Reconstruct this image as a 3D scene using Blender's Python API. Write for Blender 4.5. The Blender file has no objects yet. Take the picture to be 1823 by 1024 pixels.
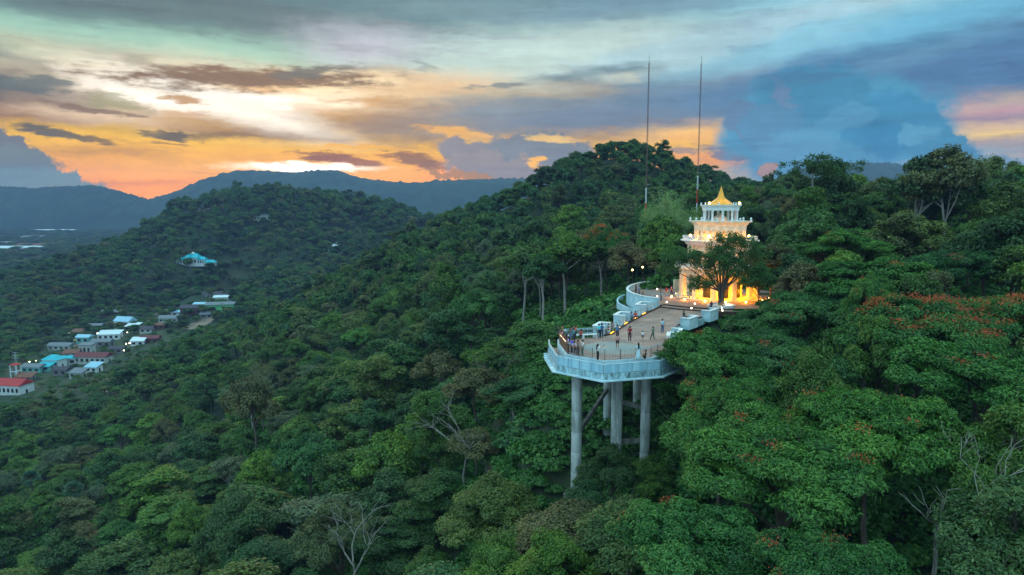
import bpy, bmesh, math, random
import numpy as np
from mathutils import Vector, Matrix, Euler

S = bpy.context.scene
COL = S.collection
R = math.radians
rng = np.random.default_rng(7)
random.seed(7)

# ------------------------------------------------------------------ camera
F = 1215.0
PITCH = math.atan(0.12)
CAMZ = 15.0
cam_d = bpy.data.cameras.new("camera")
cam_d.sensor_width = 36.0
cam_d.lens = 36.0 * F / 1823.0
cam_d.clip_start = 0.3
cam_d.clip_end = 20000
cam = bpy.data.objects.new("camera", cam_d)
COL.objects.link(cam)
cam.location = (0, 0, CAMZ)
cam.rotation_euler = (R(90) - PITCH, 0, 0)
S.camera = cam

# ------------------------------------------------------------------ view
S.view_settings.view_transform = 'Standard'
S.view_settings.look = 'None'
S.view_settings.exposure = 0.0
S.view_settings.gamma = 1.0
S.view_settings.use_curve_mapping = False
S.render.engine = 'CYCLES'
S.cycles.use_denoising = True
S.cycles.max_bounces = 5
S.cycles.diffuse_bounces = 2
S.cycles.glossy_bounces = 2
S.cycles.transmission_bounces = 3
S.cycles.volume_bounces = 0
S.cycles.transparent_max_bounces = 4
S.cycles.sample_clamp_indirect = 4.0
S.cycles.caustics_reflective = False
S.cycles.caustics_refractive = False


def ray(px, py):
    a = (px - 911.5) / F
    b = (512 - py) / F
    c, s = math.cos(PITCH), math.sin(PITCH)
    return a, c + b * s, -s + b * c


def at_z(px, py, z=0.0):
    x, y, zz = ray(px, py)
    t = (z - CAMZ) / zz
    return x * t, y * t


def at_y(px, py, Y):
    x, y, zz = ray(px, py)
    t = Y / y
    return x * t, Y, CAMZ + zz * t


def to_px(x, y, z):
    c, s = math.cos(PITCH), math.sin(PITCH)
    dz = z - CAMZ
    f = y * c - dz * s
    u = y * s + dz * c
    return 911.5 + F * x / f, 512 - F * u / f, f


def lin(c):
    out = []
    for v in c[:3]:
        v = v / 255.0
        out.append(v / 12.92 if v <= 0.04045 else ((v + 0.055) / 1.055) ** 2.4)
    return tuple(out)


# ------------------------------------------------------------------ sky
SUN_AZ = math.atan2(530 - 911.5, F)     # negative: left of the view axis
SUN_EL = R(2.8)

world = bpy.data.worlds.new("World")
S.world = world
world.use_nodes = True
NT = world.node_tree
for n in list(NT.nodes):
    NT.nodes.remove(n)


def wn(kind, **kw):
    n = NT.nodes.new(kind)
    for k, v in kw.items():
        setattr(n, k, v)
    return n


def wmath(op, a, b=None, c=None, clamp=False):
    n = wn('ShaderNodeMath', operation=op, use_clamp=clamp)
    for i, v in enumerate((a, b, c)):
        if v is None:
            continue
        if isinstance(v, (int, float)):
            n.inputs[i].default_value = v
        else:
            NT.links.new(v, n.inputs[i])
    return n.outputs[0]


def wvec(op, a, b=None):
    n = wn('ShaderNodeVectorMath', operation=op)
    for i, v in enumerate((a, b)):
        if v is None:
            continue
        if isinstance(v, (tuple, list)):
            n.inputs[i].default_value = v
        else:
            NT.links.new(v, n.inputs[i])
    return n


def wsmooth(v, a, b, lo=0.0, hi=1.0):
    n = wn('ShaderNodeMapRange', interpolation_type='SMOOTHSTEP')
    NT.links.new(v, n.inputs[0])
    n.inputs[1].default_value = a
    n.inputs[2].default_value = b
    n.inputs[3].default_value = lo
    n.inputs[4].default_value = hi
    return n.outputs[0]


def wmix(fac, a, b):
    n = wn('ShaderNodeMix', data_type='RGBA', clamp_factor=True)
    for sock, v in ((n.inputs[0], fac), (n.inputs[6], a), (n.inputs[7], b)):
        if isinstance(v, (int, float)):
            sock.default_value = v
        elif isinstance(v, tuple):
            sock.default_value = (v[0], v[1], v[2], 1)
        else:
            NT.links.new(v, sock)
    return n.outputs[2]


tc = wn('ShaderNodeTexCoord')
sep = wn('ShaderNodeSeparateXYZ')
NT.links.new(tc.outputs['Generated'], sep.inputs[0])
az = wmath('ARCTAN2', sep.outputs[0], sep.outputs[1])
el = wmath('ARCSINE', sep.outputs[2])
comb = wn('ShaderNodeCombineXYZ')
NT.links.new(az, comb.inputs[0])
NT.links.new(el, comb.inputs[1])
P0 = comb.outputs[0]


def wnoise(vec, scale, detail, rough, sx=1.0, sy=1.0, off=0.0):
    m = wvec('MULTIPLY', vec, (sx, sy, 1.0)).outputs[0]
    m = wvec('ADD', m, (off, off * 0.7, off)).outputs[0]
    n = wn('ShaderNodeTexNoise', noise_dimensions='2D')
    n.inputs['Scale'].default_value = scale
    n.inputs['Detail'].default_value = detail
    n.inputs['Roughness'].default_value = rough
    NT.links.new(m, n.inputs['Vector'])
    return n


def warp(vec, noise, ax, ay):
    v = wvec('SUBTRACT', noise.outputs['Color'], (0.5, 0.5, 0.5)).outputs[0]
    v = wvec('MULTIPLY', v, (ax, ay, 0.0)).outputs[0]
    return wvec('ADD', vec, v).outputs[0]


n_big = wnoise(P0, 9.0, 3, 0.5, 0.6, 2.2)
n_fine = wnoise(P0, 34.0, 5, 0.62, 0.55, 1.8, 3.1)
n_puff = wnoise(P0, 26.0, 6, 0.62, 1.0, 1.0, 7.7)
n_tiny = wnoise(P0, 95.0, 4, 0.65, 0.4, 1.6, 9.4)
P_streak = warp(warp(warp(P0, n_big, 0.075, 0.018), n_fine, 0.06, 0.013), n_tiny, 0.020, 0.0065)
P_keep = warp(warp(P0, n_fine, 0.045, 0.012), n_tiny, 0.022, 0.009)
P_puff = warp(warp(P0, n_big, 0.02, 0.012), n_puff, 0.045, 0.045)
n_edge = wnoise(P0, 60.0, 5, 0.65, 0.35, 1.8, 1.3)
edge_s = wmath('MULTIPLY_ADD', n_edge.outputs[0], 1.7, -0.85)
n_str = wnoise(P0, 14.0, 6, 0.62, 0.28, 2.6, 5.2)


def el_of(y):
    return math.atan((512 - y) / F) - PITCH


def az_px(x):
    return math.atan((x - 911.5) / F)


HI = [(-700, (70, 120, 170)), (-300, (90, 140, 180))]
R_LEFT = HI + [(0, (104, 138, 148)), (28, (116, 152, 156)), (55, (146, 204, 192)), (110, (174, 214, 194)), (150, (205, 214, 186)),
               (205, (252, 222, 178)), (235, (252, 204, 100)), (275, (246, 190, 78)), (305, (255, 180, 40)), (340, (255, 170, 74))]
R_MID = HI + [(0, (122, 158, 174)), (40, (150, 190, 194)), (75, (196, 222, 222)), (112, (206, 228, 214)), (145, (206, 196, 172)),
              (205, (188, 168, 144)), (255, (226, 180, 116)), (305, (252, 178, 66)), (345, (250, 165, 90))]
R_RIGHT = HI + [(0, (124, 190, 218)), (40, (156, 210, 226)), (80, (124, 172, 200)), (150, (94, 142, 182)),
                (215, (96, 140, 178)), (265, (120, 165, 196)), (320, (128, 168, 194))]
R_BACK = [(-1400, (140, 174, 178)), (-500, (138, 176, 182)), (0, (132, 172, 184)), (200, (132, 168, 182)), (330, (136, 160, 174))]


def np_ramp(stops, el_):
    st = sorted((el_of(y), lin(c)) for y, c in stops)
    xs = [t[0] for t in st]
    return np.stack([np.interp(el_, xs, [t[1][i] for t in st]) for i in range(3)], -1)


def np_smooth(v, a, b):
    t = np.clip((v - a) / (b - a), 0, 1)
    return t * t * (3 - 2 * t)


# clouds: (x, y, rx, ry, tilt deg, colour, opacity, kind)  s = streaky, p = puffy with crisp edge, g = soft glow
CL = [
 (150, -8, 620, 34, -1, (103, 124, 132), .9, 's'), (640, 4, 330, 22, -4, (106, 138, 148), .8, 's'), (900, 22, 260, 18, -3, (132, 160, 168), .6, 's'),
 (640, 82, 130, 36, 0, (208, 211, 222), .8, 'g'), (1000, 95, 260, 45, 2, (204, 230, 224), .8, 'g'),
 (1330, 62, 330, 26, 9, (176, 212, 224), .8, 's'), (1150, 12, 260, 18, 3, (130, 165, 186), .6, 's'),
 (35, 110, 75, 14, -10, (112, 132, 132), .9, 's'), (180, 105, 190, 12, -8, (176, 190, 160), .5, 's'),
 (40, 172, 190, 32, -6, (104, 106, 112), 1, 's'), (60, 152, 60, 12, 6, (104, 122, 128), .8, 's'), (40, 202, 170, 17, 3, (166, 134, 118), .85, 's'),
 (200, 182, 46, 14, -8, (158, 160, 128), .7, 's'), (165, 196, 60, 5, -6, (130, 112, 108), .8, 's'),
 (440, 182, 290, 52, -6, (255, 230, 200), 1, 'g'), (640, 158, 220, 30, 3, (255, 222, 178), .9, 's'), (400, 185, 190, 26, -14, (262, 250, 236), 1, 'g'),
 (470, 178, 160, 20, 2, (275, 262, 244), 1, 'g'), (240, 162, 100, 15, -12, (262, 246, 232), .9, 's'), (340, 186, 110, 18, -12, (268, 254, 240), .9, 's'), (410, 204, 90, 12, -10, (275, 262, 246), .9, 's'),
 (620, 150, 110, 12, 4, (262, 232, 190), .9, 's'), (600, 172, 110, 12, 4, (262, 236, 196), .8, 's'), (250, 215, 160, 12, -4, (250, 222, 190), .8, 's'),
 (440, 140, 215, 17, 2, (146, 124, 108), 1, 's'), (560, 128, 70, 9, 10, (122, 124, 122), .9, 's'), (300, 130, 90, 10, -14, (140, 134, 116), .8, 's'),
 (430, 160, 130, 9, 2, (236, 176, 100), .8, 's'),
 (328, 176, 40, 6, -2, (196, 150, 106), .9, 's'), (330, 203, 40, 5, 4, (230, 188, 150), .7, 's'),
 (600, 192, 130, 6, 5, (226, 172, 112), .8, 's'), (640, 178, 60, 4, 2, (222, 170, 116), .6, 's'),
 (560, 222, 260, 20, 1, (190, 152, 108), 1, 's'), (640, 244, 190, 12, -3, (150, 124, 106), .95, 's'), (500, 240, 90, 7, 0, (150, 126, 108), .9, 's'),
 (740, 215, 160, 18, 4, (178, 150, 130), .8, 's'), (760, 190, 150, 8, 3, (196, 166, 132), .7, 's'),
 (740, 163, 130, 12, 3, (232, 196, 154), .8, 's'), (755, 118, 26, 10, -20, (142, 160, 162), .5, 's'), (680, 128, 110, 6, -2, (160, 152, 136), .6, 's'),
 (92, 236, 36, 9, -8, (112, 112, 112), 1, 's'), (142, 245, 40, 5, -14, (116, 112, 106), .9, 's'), (180, 251, 22, 5, -14, (130, 116, 100), .9, 's'),
 (310, 245, 30, 8, 0, (104, 106, 106), 1, 's'), (265, 238, 22, 5, -2, (116, 114, 108), .9, 's'), (370, 238, 80, 4, -4, (120, 108, 96), .9, 's'),
 (300, 256, 30, 3, -8, (160, 130, 96), .7, 's'),
 (220, 275, 130, 7, -3, (198, 150, 98), .9, 's'), (430, 283, 110, 5, 2, (196, 144, 84), .8, 's'), (560, 273, 46, 5, 2, (150, 112, 80), .9, 's'),
 (520, 300, 230, 28, 0, (255, 190, 24), .9, 'g'), (545, 298, 110, 8, 0, (290, 276, 250), 1, 'g'),
 (596, 281, 50, 9, 2, (140, 104, 84), 1, 's'), (640, 288, 60, 6, -6, (150, 110, 84), .9, 's'),
 (700, 298, 110, 10, -4, (252, 186, 60), .9, 's'), (735, 284, 58, 12, -10, (150, 118, 100), 1, 's'), (700, 252, 110, 5, -12, (250, 196, 96), .9, 's'),
 (780, 300, 90, 9, -12, (255, 166, 96), .8, 's'), (640, 262, 60, 5, -2, (250, 190, 90), .8, 's'),
 (960, 212, 330, 26, 4, (150, 148, 148), .85, 's'), (1080, 175, 300, 26, 4, (134, 154, 170), .9, 's'), (1130, 205, 280, 22, 4, (120, 142, 166), .95, 's'),
 (1060, 130, 130, 7, 4, (108, 138, 152), .9, 's'), (1190, 140, 130, 9, 6, (112, 146, 168), .8, 's'), (890, 152, 56, 5, 3, (128, 142, 148), .8, 's'),
 (960, 165, 180, 6, 2, (198, 186, 158), .6, 's'), (1250, 160, 180, 16, 5, (116, 148, 176), .8, 's'),
 (815, 236, 72, 9, -6, (242, 186, 116), .95, 's'), (870, 244, 40, 5, -8, (240, 190, 130), .8, 's'),
 (850, 278, 66, 24, -14, (140, 144, 158), 1, 'p'), (960, 272, 90, 32, -4, (130, 144, 160), 1, 'p'), (890, 300, 100, 20, -6, (146, 148, 160), 1, 'p'),
 (985, 246, 44, 6, -4, (248, 208, 140), .95, 's'), (955, 288, 16, 10, 0, (255, 196, 116), 1, 's'), (820, 312, 62, 7, -4, (168, 138, 124), .9, 'p'),
 (1270, 252, 120, 30, 4, (247, 190, 122), 1, 's'), (1240, 232, 110, 7, 5, (246, 200, 134), .9, 's'), (1270, 262, 110, 8, -2, (255, 202, 106), 1, 'g'),
 (1290, 288, 110, 12, -2, (252, 168, 110), .95, 'g'), (1290, 272, 52, 10, -6, (142, 136, 152), 1, 's'), (1210, 268, 36, 6, -4, (160, 146, 150), .8, 's'),
 (1350, 268, 40, 5, 2, (160, 142, 152), .8, 's'),
 (1660, 92, 330, 30, 13, (86, 134, 172), .95, 's'), (1560, 140, 330, 30, 4, (98, 142, 180), .9, 's'), (1780, 140, 190, 44, 4, (92, 132, 174), .9, 's'),
 (1740, 60, 200, 12, 14, (116, 164, 196), .6, 's'), (1600, 30, 360, 24, 10, (146, 206, 228), .9, 's'), (1780, 10, 200, 22, 8, (120, 190, 222), .9, 's'),
 (1750, 214, 130, 34, 2, (222, 192, 162), 1, 'g'), (1740, 192, 130, 6, -4, (196, 160, 176), .9, 's'), (1770, 206, 110, 6, 2, (150, 140, 172), .85, 's'),
 (1790, 240, 110, 7, 3, (246, 212, 146), .95, 's'), (1770, 258, 90, 7, -2, (206, 166, 150), .9, 's'), (1760, 280, 90, 10, -2, (216, 186, 168), .9, 's'),
 (1480, 240, 165, 90, -4, (92, 156, 192), 1, 'p'), (1450, 172, 84, 50, -8, (80, 144, 182), .85, 'p'), (1425, 138, 66, 12, -2, (84, 136, 172), .8, 's'),
 (1335, 215, 50, 26, -26, (106, 140, 174), .9, 'p'), (1372, 232, 40, 40, 0, (96, 148, 184), .9, 'p'), (1600, 222, 58, 46, -16, (80, 146, 186), 1, 'p'), (1660, 252, 58, 24, -24, (84, 148, 186), 1, 'p'),
 (1500, 212, 42, 20, 10, (98, 158, 196), .7, 'p'), (1425, 262, 56, 30, 0, (104, 160, 196), .7, 'p'), (1565, 246, 50, 24, -8, (72, 138, 180), .7, 'p'), (1640, 238, 26, 14, -10, (104, 164, 198), .7, 'p'), (1560, 285, 190, 30, 0, (112, 170, 202), .9, 'g'), (1392, 168, 10, 26, 38, (140, 144, 178), .4, 's'),
 (1590, 165, 120, 14, 0, (94, 136, 176), .9, 's'), (1730, 300, 90, 16, 0, (122, 158, 190), .8, 'p'),
 (10, 262, 22, 20, 0, (120, 132, 148), 1, 'p'), (22, 292, 56, 26, -14, (118, 140, 156), 1, 'p'), (60, 322, 90, 20, -6, (116, 150, 168), 1, 'p'),
 (230, 326, 130, 8, 0, (220, 148, 116), .7, 'g'), (1365, 305, 14, 12, 0, (180, 146, 140), .8, 'p'),
]
KEEP = []        # clouds small or crisp enough to need a shape of their own; the others fill the ramps


def np_sky(azs, els):
    A, E = np.meshgrid(azs, els, indexing='ij')
    c = np_ramp(R_LEFT, E)
    m = np_smooth(A, az_px(480), az_px(760))[..., None]
    c = c * (1 - m) + np_ramp(R_MID, E) * m
    m = np_smooth(A, az_px(1080), az_px(1420))[..., None]
    c = c * (1 - m) + np_ramp(R_RIGHT, E) * m
    for (x, y, rx, ry, tilt, k, op, kind) in CL:
        if kind == 'p' or (rx < 75 and kind == 's') or (x, y) in ((440, 140), (400, 185), (545, 298), (40, 170)):
            KEEP.append((x, y, rx, ry, tilt, k, op, kind))
            continue
        a_, b_, c_ = ray(x, y)
        ca, ce = math.atan2(a_, b_), math.asin(c_ / math.sqrt(a_ * a_ + b_ * b_ + c_ * c_))
        u, v = A - ca, E - ce
        t = R(tilt)
        uu = (u * math.cos(t) + v * math.sin(t)) / (rx / F * 1.1)
        vv = (-u * math.sin(t) + v * math.cos(t)) / (ry / F * 1.12)
        L = np.hypot(uu, vv)
        m = (np_smooth(L, 1.2, 0.5) if kind == 's' else np_smooth(L, 1.35, 0.2))[..., None] * op
        c = c * (1 - m) + m * np.array(cloud_rgb(k))
    return c


AIR = 0.00016          # density of the haze
AIR_TOP = 182.0
AIR_GLOW = np.array([0.15, 0.235, 0.44])


def vivid(c, e):
    # the air in front takes some of this light and adds its own; the sky behind it is what is left when that is undone
    c = np.asarray(c, float)
    e = np.maximum(np.asarray(e, float), 0.004)
    path = np.minimum((AIR_TOP - 15) / np.sin(e), 4000 / np.cos(e))
    T = np.exp(-AIR * path)
    if np.ndim(T):
        T = T[..., None]
    return np.maximum((c - (1 - T) * AIR_GLOW) / T, 0.003)


def cloud_rgb(c):
    k = (max(c) / 255.0) ** 4 if max(c) > 255 else 1.0
    return tuple(v * k for v in lin([min(v, 255) for v in c]))


NCOL = 38
EL0, EL1 = -0.012, 0.29
AZS = np.linspace(az_px(-60), az_px(1883), NCOL)
ELS = np.linspace(EL0 + 0.012, EL1, 32)
TAB = vivid(np_sky(AZS, ELS), np.repeat(ELS[None], NCOL, 0))
sepw = wn('ShaderNodeSeparateXYZ')
NT.links.new(P_streak, sepw.inputs[0])
azw, elw = sepw.outputs[0], sepw.outputs[1]
fel = wmath('MULTIPLY_ADD', elw, 1.0 / (EL1 - EL0), -EL0 / (EL1 - EL0))


def table_ramp(rows, f=None):
    n = wn('ShaderNodeValToRGB')
    NT.links.new(f or fel, n.inputs[0])
    cr = n.color_ramp
    cr.elements[0].position = (ELS[0] - EL0) / (EL1 - EL0)
    cr.elements[0].color = (*rows[0], 1)
    cr.elements[1].position = 1.0
    cr.elements[1].color = (*rows[-1], 1)
    for e, c in zip(ELS[1:-1], rows[1:-1]):
        k = cr.elements.new((e - EL0) / (EL1 - EL0))
        k.color = (*c, 1)
    return n.outputs[0]


colr = table_ramp(TAB[0])
f_ = fel
for i in range(1, NCOL):
    if i % 6 == 0:
        # evaluated in turn, so that the shader keeps few values at a time
        sx_ = wn('ShaderNodeSeparateXYZ')
        NT.links.new(colr, sx_.inputs[0])
        f_ = wmath('MULTIPLY_ADD', sx_.outputs[0], 1e-7, fel)
        azw = wmath('MULTIPLY_ADD', sx_.outputs[0], 1e-7, sepw.outputs[0])
    colr = wmix(wsmooth(azw, AZS[i - 1], AZS[i]), colr, table_ramp(TAB[i], f_))

# round the other side of the sky and overhead
def el_ramp(stops, src, lo=-0.05, hi=1.0):
    n = wn('ShaderNodeValToRGB')
    NT.links.new(wmath('MULTIPLY_ADD', src, 1 / (hi - lo), -lo / (hi - lo)), n.inputs[0])
    st = sorted((el_of(y), lin(c)) for y, c in stops)
    cr = n.color_ramp
    cr.elements[0].position = (st[0][0] - lo) / (hi - lo)
    cr.elements[0].color = (*st[0][1], 1)
    cr.elements[1].position = (st[-1][0] - lo) / (hi - lo)
    cr.elements[1].color = (*st[-1][1], 1)
    for e, c in st[1:-1]:
        k = cr.elements.new((e - lo) / (hi - lo))
        k.color = (*c, 1)
    return n.outputs[0]


c_back = el_ramp(R_BACK, elw)
bk = wn('ShaderNodeVectorMath', operation='SCALE')
NT.links.new(c_back, bk.inputs[0])
bk.inputs['Scale'].default_value = 3.7
c_back = bk.outputs[0]
colr = wmix(wsmooth(wmath('ABSOLUTE', azw), 0.8, 1.7), colr, c_back)
colr = wmix(wsmooth(elw, 0.27, 0.7), colr, c_back)


def after(vec, prev):
    # ties a lookup to the cloud before it, so the shader evaluates the clouds one after another
    n = wn('ShaderNodeVectorMath', operation='MULTIPLY_ADD')
    NT.links.new(prev, n.inputs[0])
    n.inputs[1].default_value = (1e-7, 1e-7, 0.0)
    NT.links.new(vec, n.inputs[2])
    return n.outputs[0]


for i_, (x, y, rx, ry, tilt, c, op, kind) in enumerate(KEEP):
    a_, b_, c_ = ray(x, y)
    ca, ce = math.atan2(a_, b_), math.asin(c_ / math.sqrt(a_ * a_ + b_ * b_ + c_ * c_))
    t, sx, sy = R(tilt), rx / F * 1.1, ry / F * 1.12
    m = wn('ShaderNodeMapping', vector_type='TEXTURE')
    m.inputs['Location'].default_value = (ca, ce, 0)
    m.inputs['Rotation'].default_value = (0, 0, t)
    m.inputs['Scale'].default_value = (sx, sy, 1)
    src = P_puff if kind == 'p' else P_keep
    NT.links.new(after(src, colr) if i_ % 2 == 0 else src, m.inputs[0])
    L = wvec('LENGTH', m.outputs[0]).outputs['Value']
    if kind == 's':
        mask = wsmooth(wmath('ADD', L, edge_s), 1.15, 0.45, 0.0, op)
    elif kind == 'p':
        mask = wsmooth(L, 1.06, 0.82, 0.0, op)
    else:
        mask = wsmooth(L, 1.35, 0.2, 0.0, op)
    colr = wmix(mask, colr, tuple(vivid(cloud_rgb(c), ce)))

n_bar = wnoise(P_streak, 20.0, 6, 0.66, 0.26, 3.0, 2.9)
bars = wsmooth(n_bar.outputs[0], 0.50, 0.72, 0.0, 0.55)
dim = wn('ShaderNodeVectorMath', operation='MULTIPLY')
NT.links.new(colr, dim.inputs[0])
dim.inputs[1].default_value = (0.74, 0.68, 0.72)
colr = wmix(bars, colr, dim.outputs[0])
fine = wmath('ADD', wmath('MULTIPLY_ADD', n_edge.outputs[0], 0.16, -0.08), wmath('ADD', wmath('MULTIPLY_ADD', n_str.outputs[0], 0.46, 0.66), wmath('MULTIPLY', n_puff.outputs[0], 0.22)))
sc_ = wn('ShaderNodeVectorMath', operation='SCALE')
NT.links.new(colr, sc_.inputs[0])
NT.links.new(fine, sc_.inputs['Scale'])
colr = sc_.outputs[0]
# the air takes part of the light of the low sky; the source behind it is that much brighter
comp = wsmooth(el, 0.0, 0.24, 1.0, 1.0)
sc2 = wn('ShaderNodeVectorMath', operation='SCALE')
NT.links.new(colr, sc2.inputs[0])
NT.links.new(comp, sc2.inputs['Scale'])
colr = sc2.outputs[0]
# ground side
colr = wmix(wsmooth(el, -0.02, -0.08), colr, lin((46, 66, 80)))
bg_cloud = wn('ShaderNodeBackground')
NT.links.new(colr, bg_cloud.inputs[0])
bg_cloud.inputs[1].default_value = 0.93
nishita = wn('ShaderNodeTexSky', sky_type='NISHITA')
nishita.sun_disc = False
nishita.sun_elevation = SUN_EL
nishita.sun_rotation = SUN_AZ
nishita.altitude = 150
bg_sky = wn('ShaderNodeBackground')
NT.links.new(nishita.outputs[0], bg_sky.inputs[0])
bg_sky.inputs[1].default_value = 0.004
addw = wn('ShaderNodeAddShader')
NT.links.new(bg_cloud.outputs[0], addw.inputs[0])
NT.links.new(bg_sky.outputs[0], addw.inputs[1])
wout = wn('ShaderNodeOutputWorld')
NT.links.new(addw.outputs[0], wout.inputs[0])
world.cycles.sampling_method = 'MANUAL'
world.cycles.sample_map_resolution = 512

sun_d = bpy.data.lights.new("sun", 'SUN')
sun_d.energy = 1.7
sun_d.angle = R(12)
sun_d.color = (1.0, 0.72, 0.48)
sun = bpy.data.objects.new("sun", sun_d)
COL.objects.link(sun)
sd = Vector((math.sin(SUN_AZ) * math.cos(R(10)), math.cos(SUN_AZ) * math.cos(R(10)), math.sin(R(10))))
sun.rotation_euler = sd.to_track_quat('Z', 'Y').to_euler()
sun.location = (-60, 160, 80)

# ------------------------------------------------------------------ mesh and tagging helpers
def tag(o, label=None, cat=None, group=None, kind=None):
    if label:
        o['label'] = label
    if cat:
        o['category'] = cat
    if group:
        o['group'] = group
    if kind:
        o['kind'] = kind
    return o


def link(name, mesh, parent=None):
    o = bpy.data.objects.new(name, mesh)
    COL.objects.link(o)
    if parent is not None:
        o.parent = parent
    return o


def empty(name, loc=(0, 0, 0), rz=0.0):
    o = bpy.data.objects.new(name, None)
    COL.objects.link(o)
    o.location = loc
    o.rotation_euler = (0, 0, rz)
    o.empty_display_size = 0.2
    return o


def np_mesh(name, verts, faces, mat=None, smooth=False, attrs=None):
    """verts (n,3) array, faces (m,k) array with k the same for all"""
    verts = np.asarray(verts, np.float32)
    faces = np.asarray(faces, np.int32)
    me = bpy.data.meshes.new(name)
    me.vertices.add(len(verts))
    me.vertices.foreach_set('co', verts.ravel())
    k = faces.shape[1]
    me.loops.add(faces.size)
    me.loops.foreach_set('vertex_index', faces.ravel())
    me.polygons.add(len(faces))
    me.polygons.foreach_set('loop_start', np.arange(0, faces.size, k, dtype=np.int32))
    me.polygons.foreach_set('loop_total', np.full(len(faces), k, np.int32))
    if smooth:
        me.polygons.foreach_set('use_smooth', np.ones(len(faces), bool))
    me.update(calc_edges=True)
    if attrs:
        for an, av in attrs.items():
            a = me.attributes.new(an, 'FLOAT', 'POINT')
            a.data.foreach_set('value', np.asarray(av, np.float32))
    if mat is not None:
        me.materials.append(mat)
    return me


class MB:
    def __init__(s):
        s.v, s.f, s.m = [], [], []
        s.mi = 0

    def add(s, vs, fs):
        b = len(s.v)
        s.v += [tuple(v) for v in vs]
        s.f += [tuple(i + b for i in f) for f in fs]
        s.m += [s.mi] * len(fs)
        return s

    def box(s, c, d, rz=0.0, rx=0.0):
        M = Matrix.Rotation(rz, 3, 'Z') @ Matrix.Rotation(rx, 3, 'X')
        vs = []
        for z in (-.5, .5):
            for x, y in ((-.5, -.5), (.5, -.5), (.5, .5), (-.5, .5)):
                vs.append(Vector(c) + M @ Vector((x * d[0], y * d[1], z * d[2])))
        return s.add(vs, [(3, 2, 1, 0), (4, 5, 6, 7), (0, 1, 5, 4), (1, 2, 6, 5), (2, 3, 7, 6), (3, 0, 4, 7)])

    def tube(s, pts, rad, n=8, cap=True):
        pts = [Vector(p) for p in pts]
        if isinstance(rad, (int, float)):
            rad = [rad] * len(pts)
        b = len(s.v)
        prev = None
        for i, p in enumerate(pts):
            if i == 0:
                d = pts[1] - p
            elif i == len(pts) - 1:
                d = p - pts[i - 1]
            else:
                d = pts[i + 1] - pts[i - 1]
            if d.length < 1e-9:
                d = Vector((0, 0, 1))
            d.normalize()
            if prev is None:
                u = d.cross(Vector((0, 0, 1)))
                if u.length < 1e-3:
                    u = Vector((1, 0, 0))
            else:
                u = prev - d * prev.dot(d)
            u.normalize()
            prev = u
            w = d.cross(u)
            for k in range(n):
                a = 2 * math.pi * k / n
                s.v.append(tuple(p + (u * math.cos(a) + w * math.sin(a)) * rad[i]))
        for i in range(len(pts) - 1):
            for k in range(n):
                a, c = b + i * n + k, b + i * n + (k + 1) % n
                s.f.append((a, c, c + n, a + n))
                s.m.append(s.mi)
        if cap:
            s.f.append(tuple(b + k for k in range(n))[::-1])
            s.f.append(tuple(b + (len(pts) - 1) * n + k for k in range(n)))
            s.m += [s.mi] * 2
        return s

    def lathe(s, prof, n=24, c=(0, 0, 0), a0=0.0, a1=2 * math.pi, cap=False):
        b = len(s.v)
        full = abs(a1 - a0 - 2 * math.pi) < 1e-6
        cols = n if full else n + 1
        for r, z in prof:
            for k in range(cols):
                a = a0 + (a1 - a0) * k / n
                s.v.append((c[0] + r * math.cos(a), c[1] + r * math.sin(a), c[2] + z))
        for i in range(len(prof) - 1):
            for k in range(n):
                k2 = (k + 1) % cols
                s.f.append((b + i * cols + k, b + i * cols + k2, b + (i + 1) * cols + k2, b + (i + 1) * cols + k))
                s.m.append(s.mi)
        if cap:
            s.f.append(tuple(b + k for k in range(cols))[::-1])
            s.f.append(tuple(b + (len(prof) - 1) * cols + k for k in range(cols)))
            s.m += [s.mi] * 2
        return s

    def prism(s, poly, z0, z1):
        n = len(poly)
        if sum(poly[i][0] * poly[(i + 1) % n][1] - poly[(i + 1) % n][0] * poly[i][1] for i in range(n)) < 0:
            poly = poly[::-1]
        vs = [(p[0], p[1], z0) for p in poly] + [(p[0], p[1], z1) for p in poly]
        fs = [tuple(range(n))[::-1], tuple(range(n, 2 * n))]
        for i in range(n):
            j = (i + 1) % n
            fs.append((i, j, j + n, i + n))
        return s.add(vs, fs)

    def wall(s, path, th, z0, z1, side=0.0):
        """a wall along an open path of (x, y), th thick; z0, z1 may be lists; side shifts it off the path"""
        P = [Vector((p[0], p[1])) for p in path]
        n = len(P)
        L, Rr = [], []
        for i in range(n):
            if i == 0:
                d = (P[1] - P[0]).normalized(); k = 1
            elif i == n - 1:
                d = (P[-1] - P[-2]).normalized(); k = 1
            else:
                d1 = (P[i] - P[i - 1]).normalized(); d2 = (P[i + 1] - P[i]).normalized()
                d = (d1 + d2).normalized(); k = 1 / max(0.5, d.dot(d1))
            nn = Vector((-d.y, d.x)) * k
            L.append(P[i] + nn * (side + th / 2)); Rr.append(P[i] + nn * (side - th / 2))
        g = lambda z, i: z[i] if isinstance(z, (list, tuple)) else z
        b = len(s.v)
        for i in range(n):
            s.v += [(L[i].x, L[i].y, g(z0, i)), (Rr[i].x, Rr[i].y, g(z0, i)), (Rr[i].x, Rr[i].y, g(z1, i)), (L[i].x, L[i].y, g(z1, i))]
        for i in range(n - 1):
            a, c = b + 4 * i, b + 4 * i + 4
            for k in range(4):
                s.f.append((a + k, a + (k + 1) % 4, c + (k + 1) % 4, c + k)); s.m.append(s.mi)
        s.f += [(b, b + 3, b + 2, b + 1), tuple(b + 4 * (n - 1) + k for k in range(4))]
        s.m += [s.mi] * 2
        return s

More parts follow.
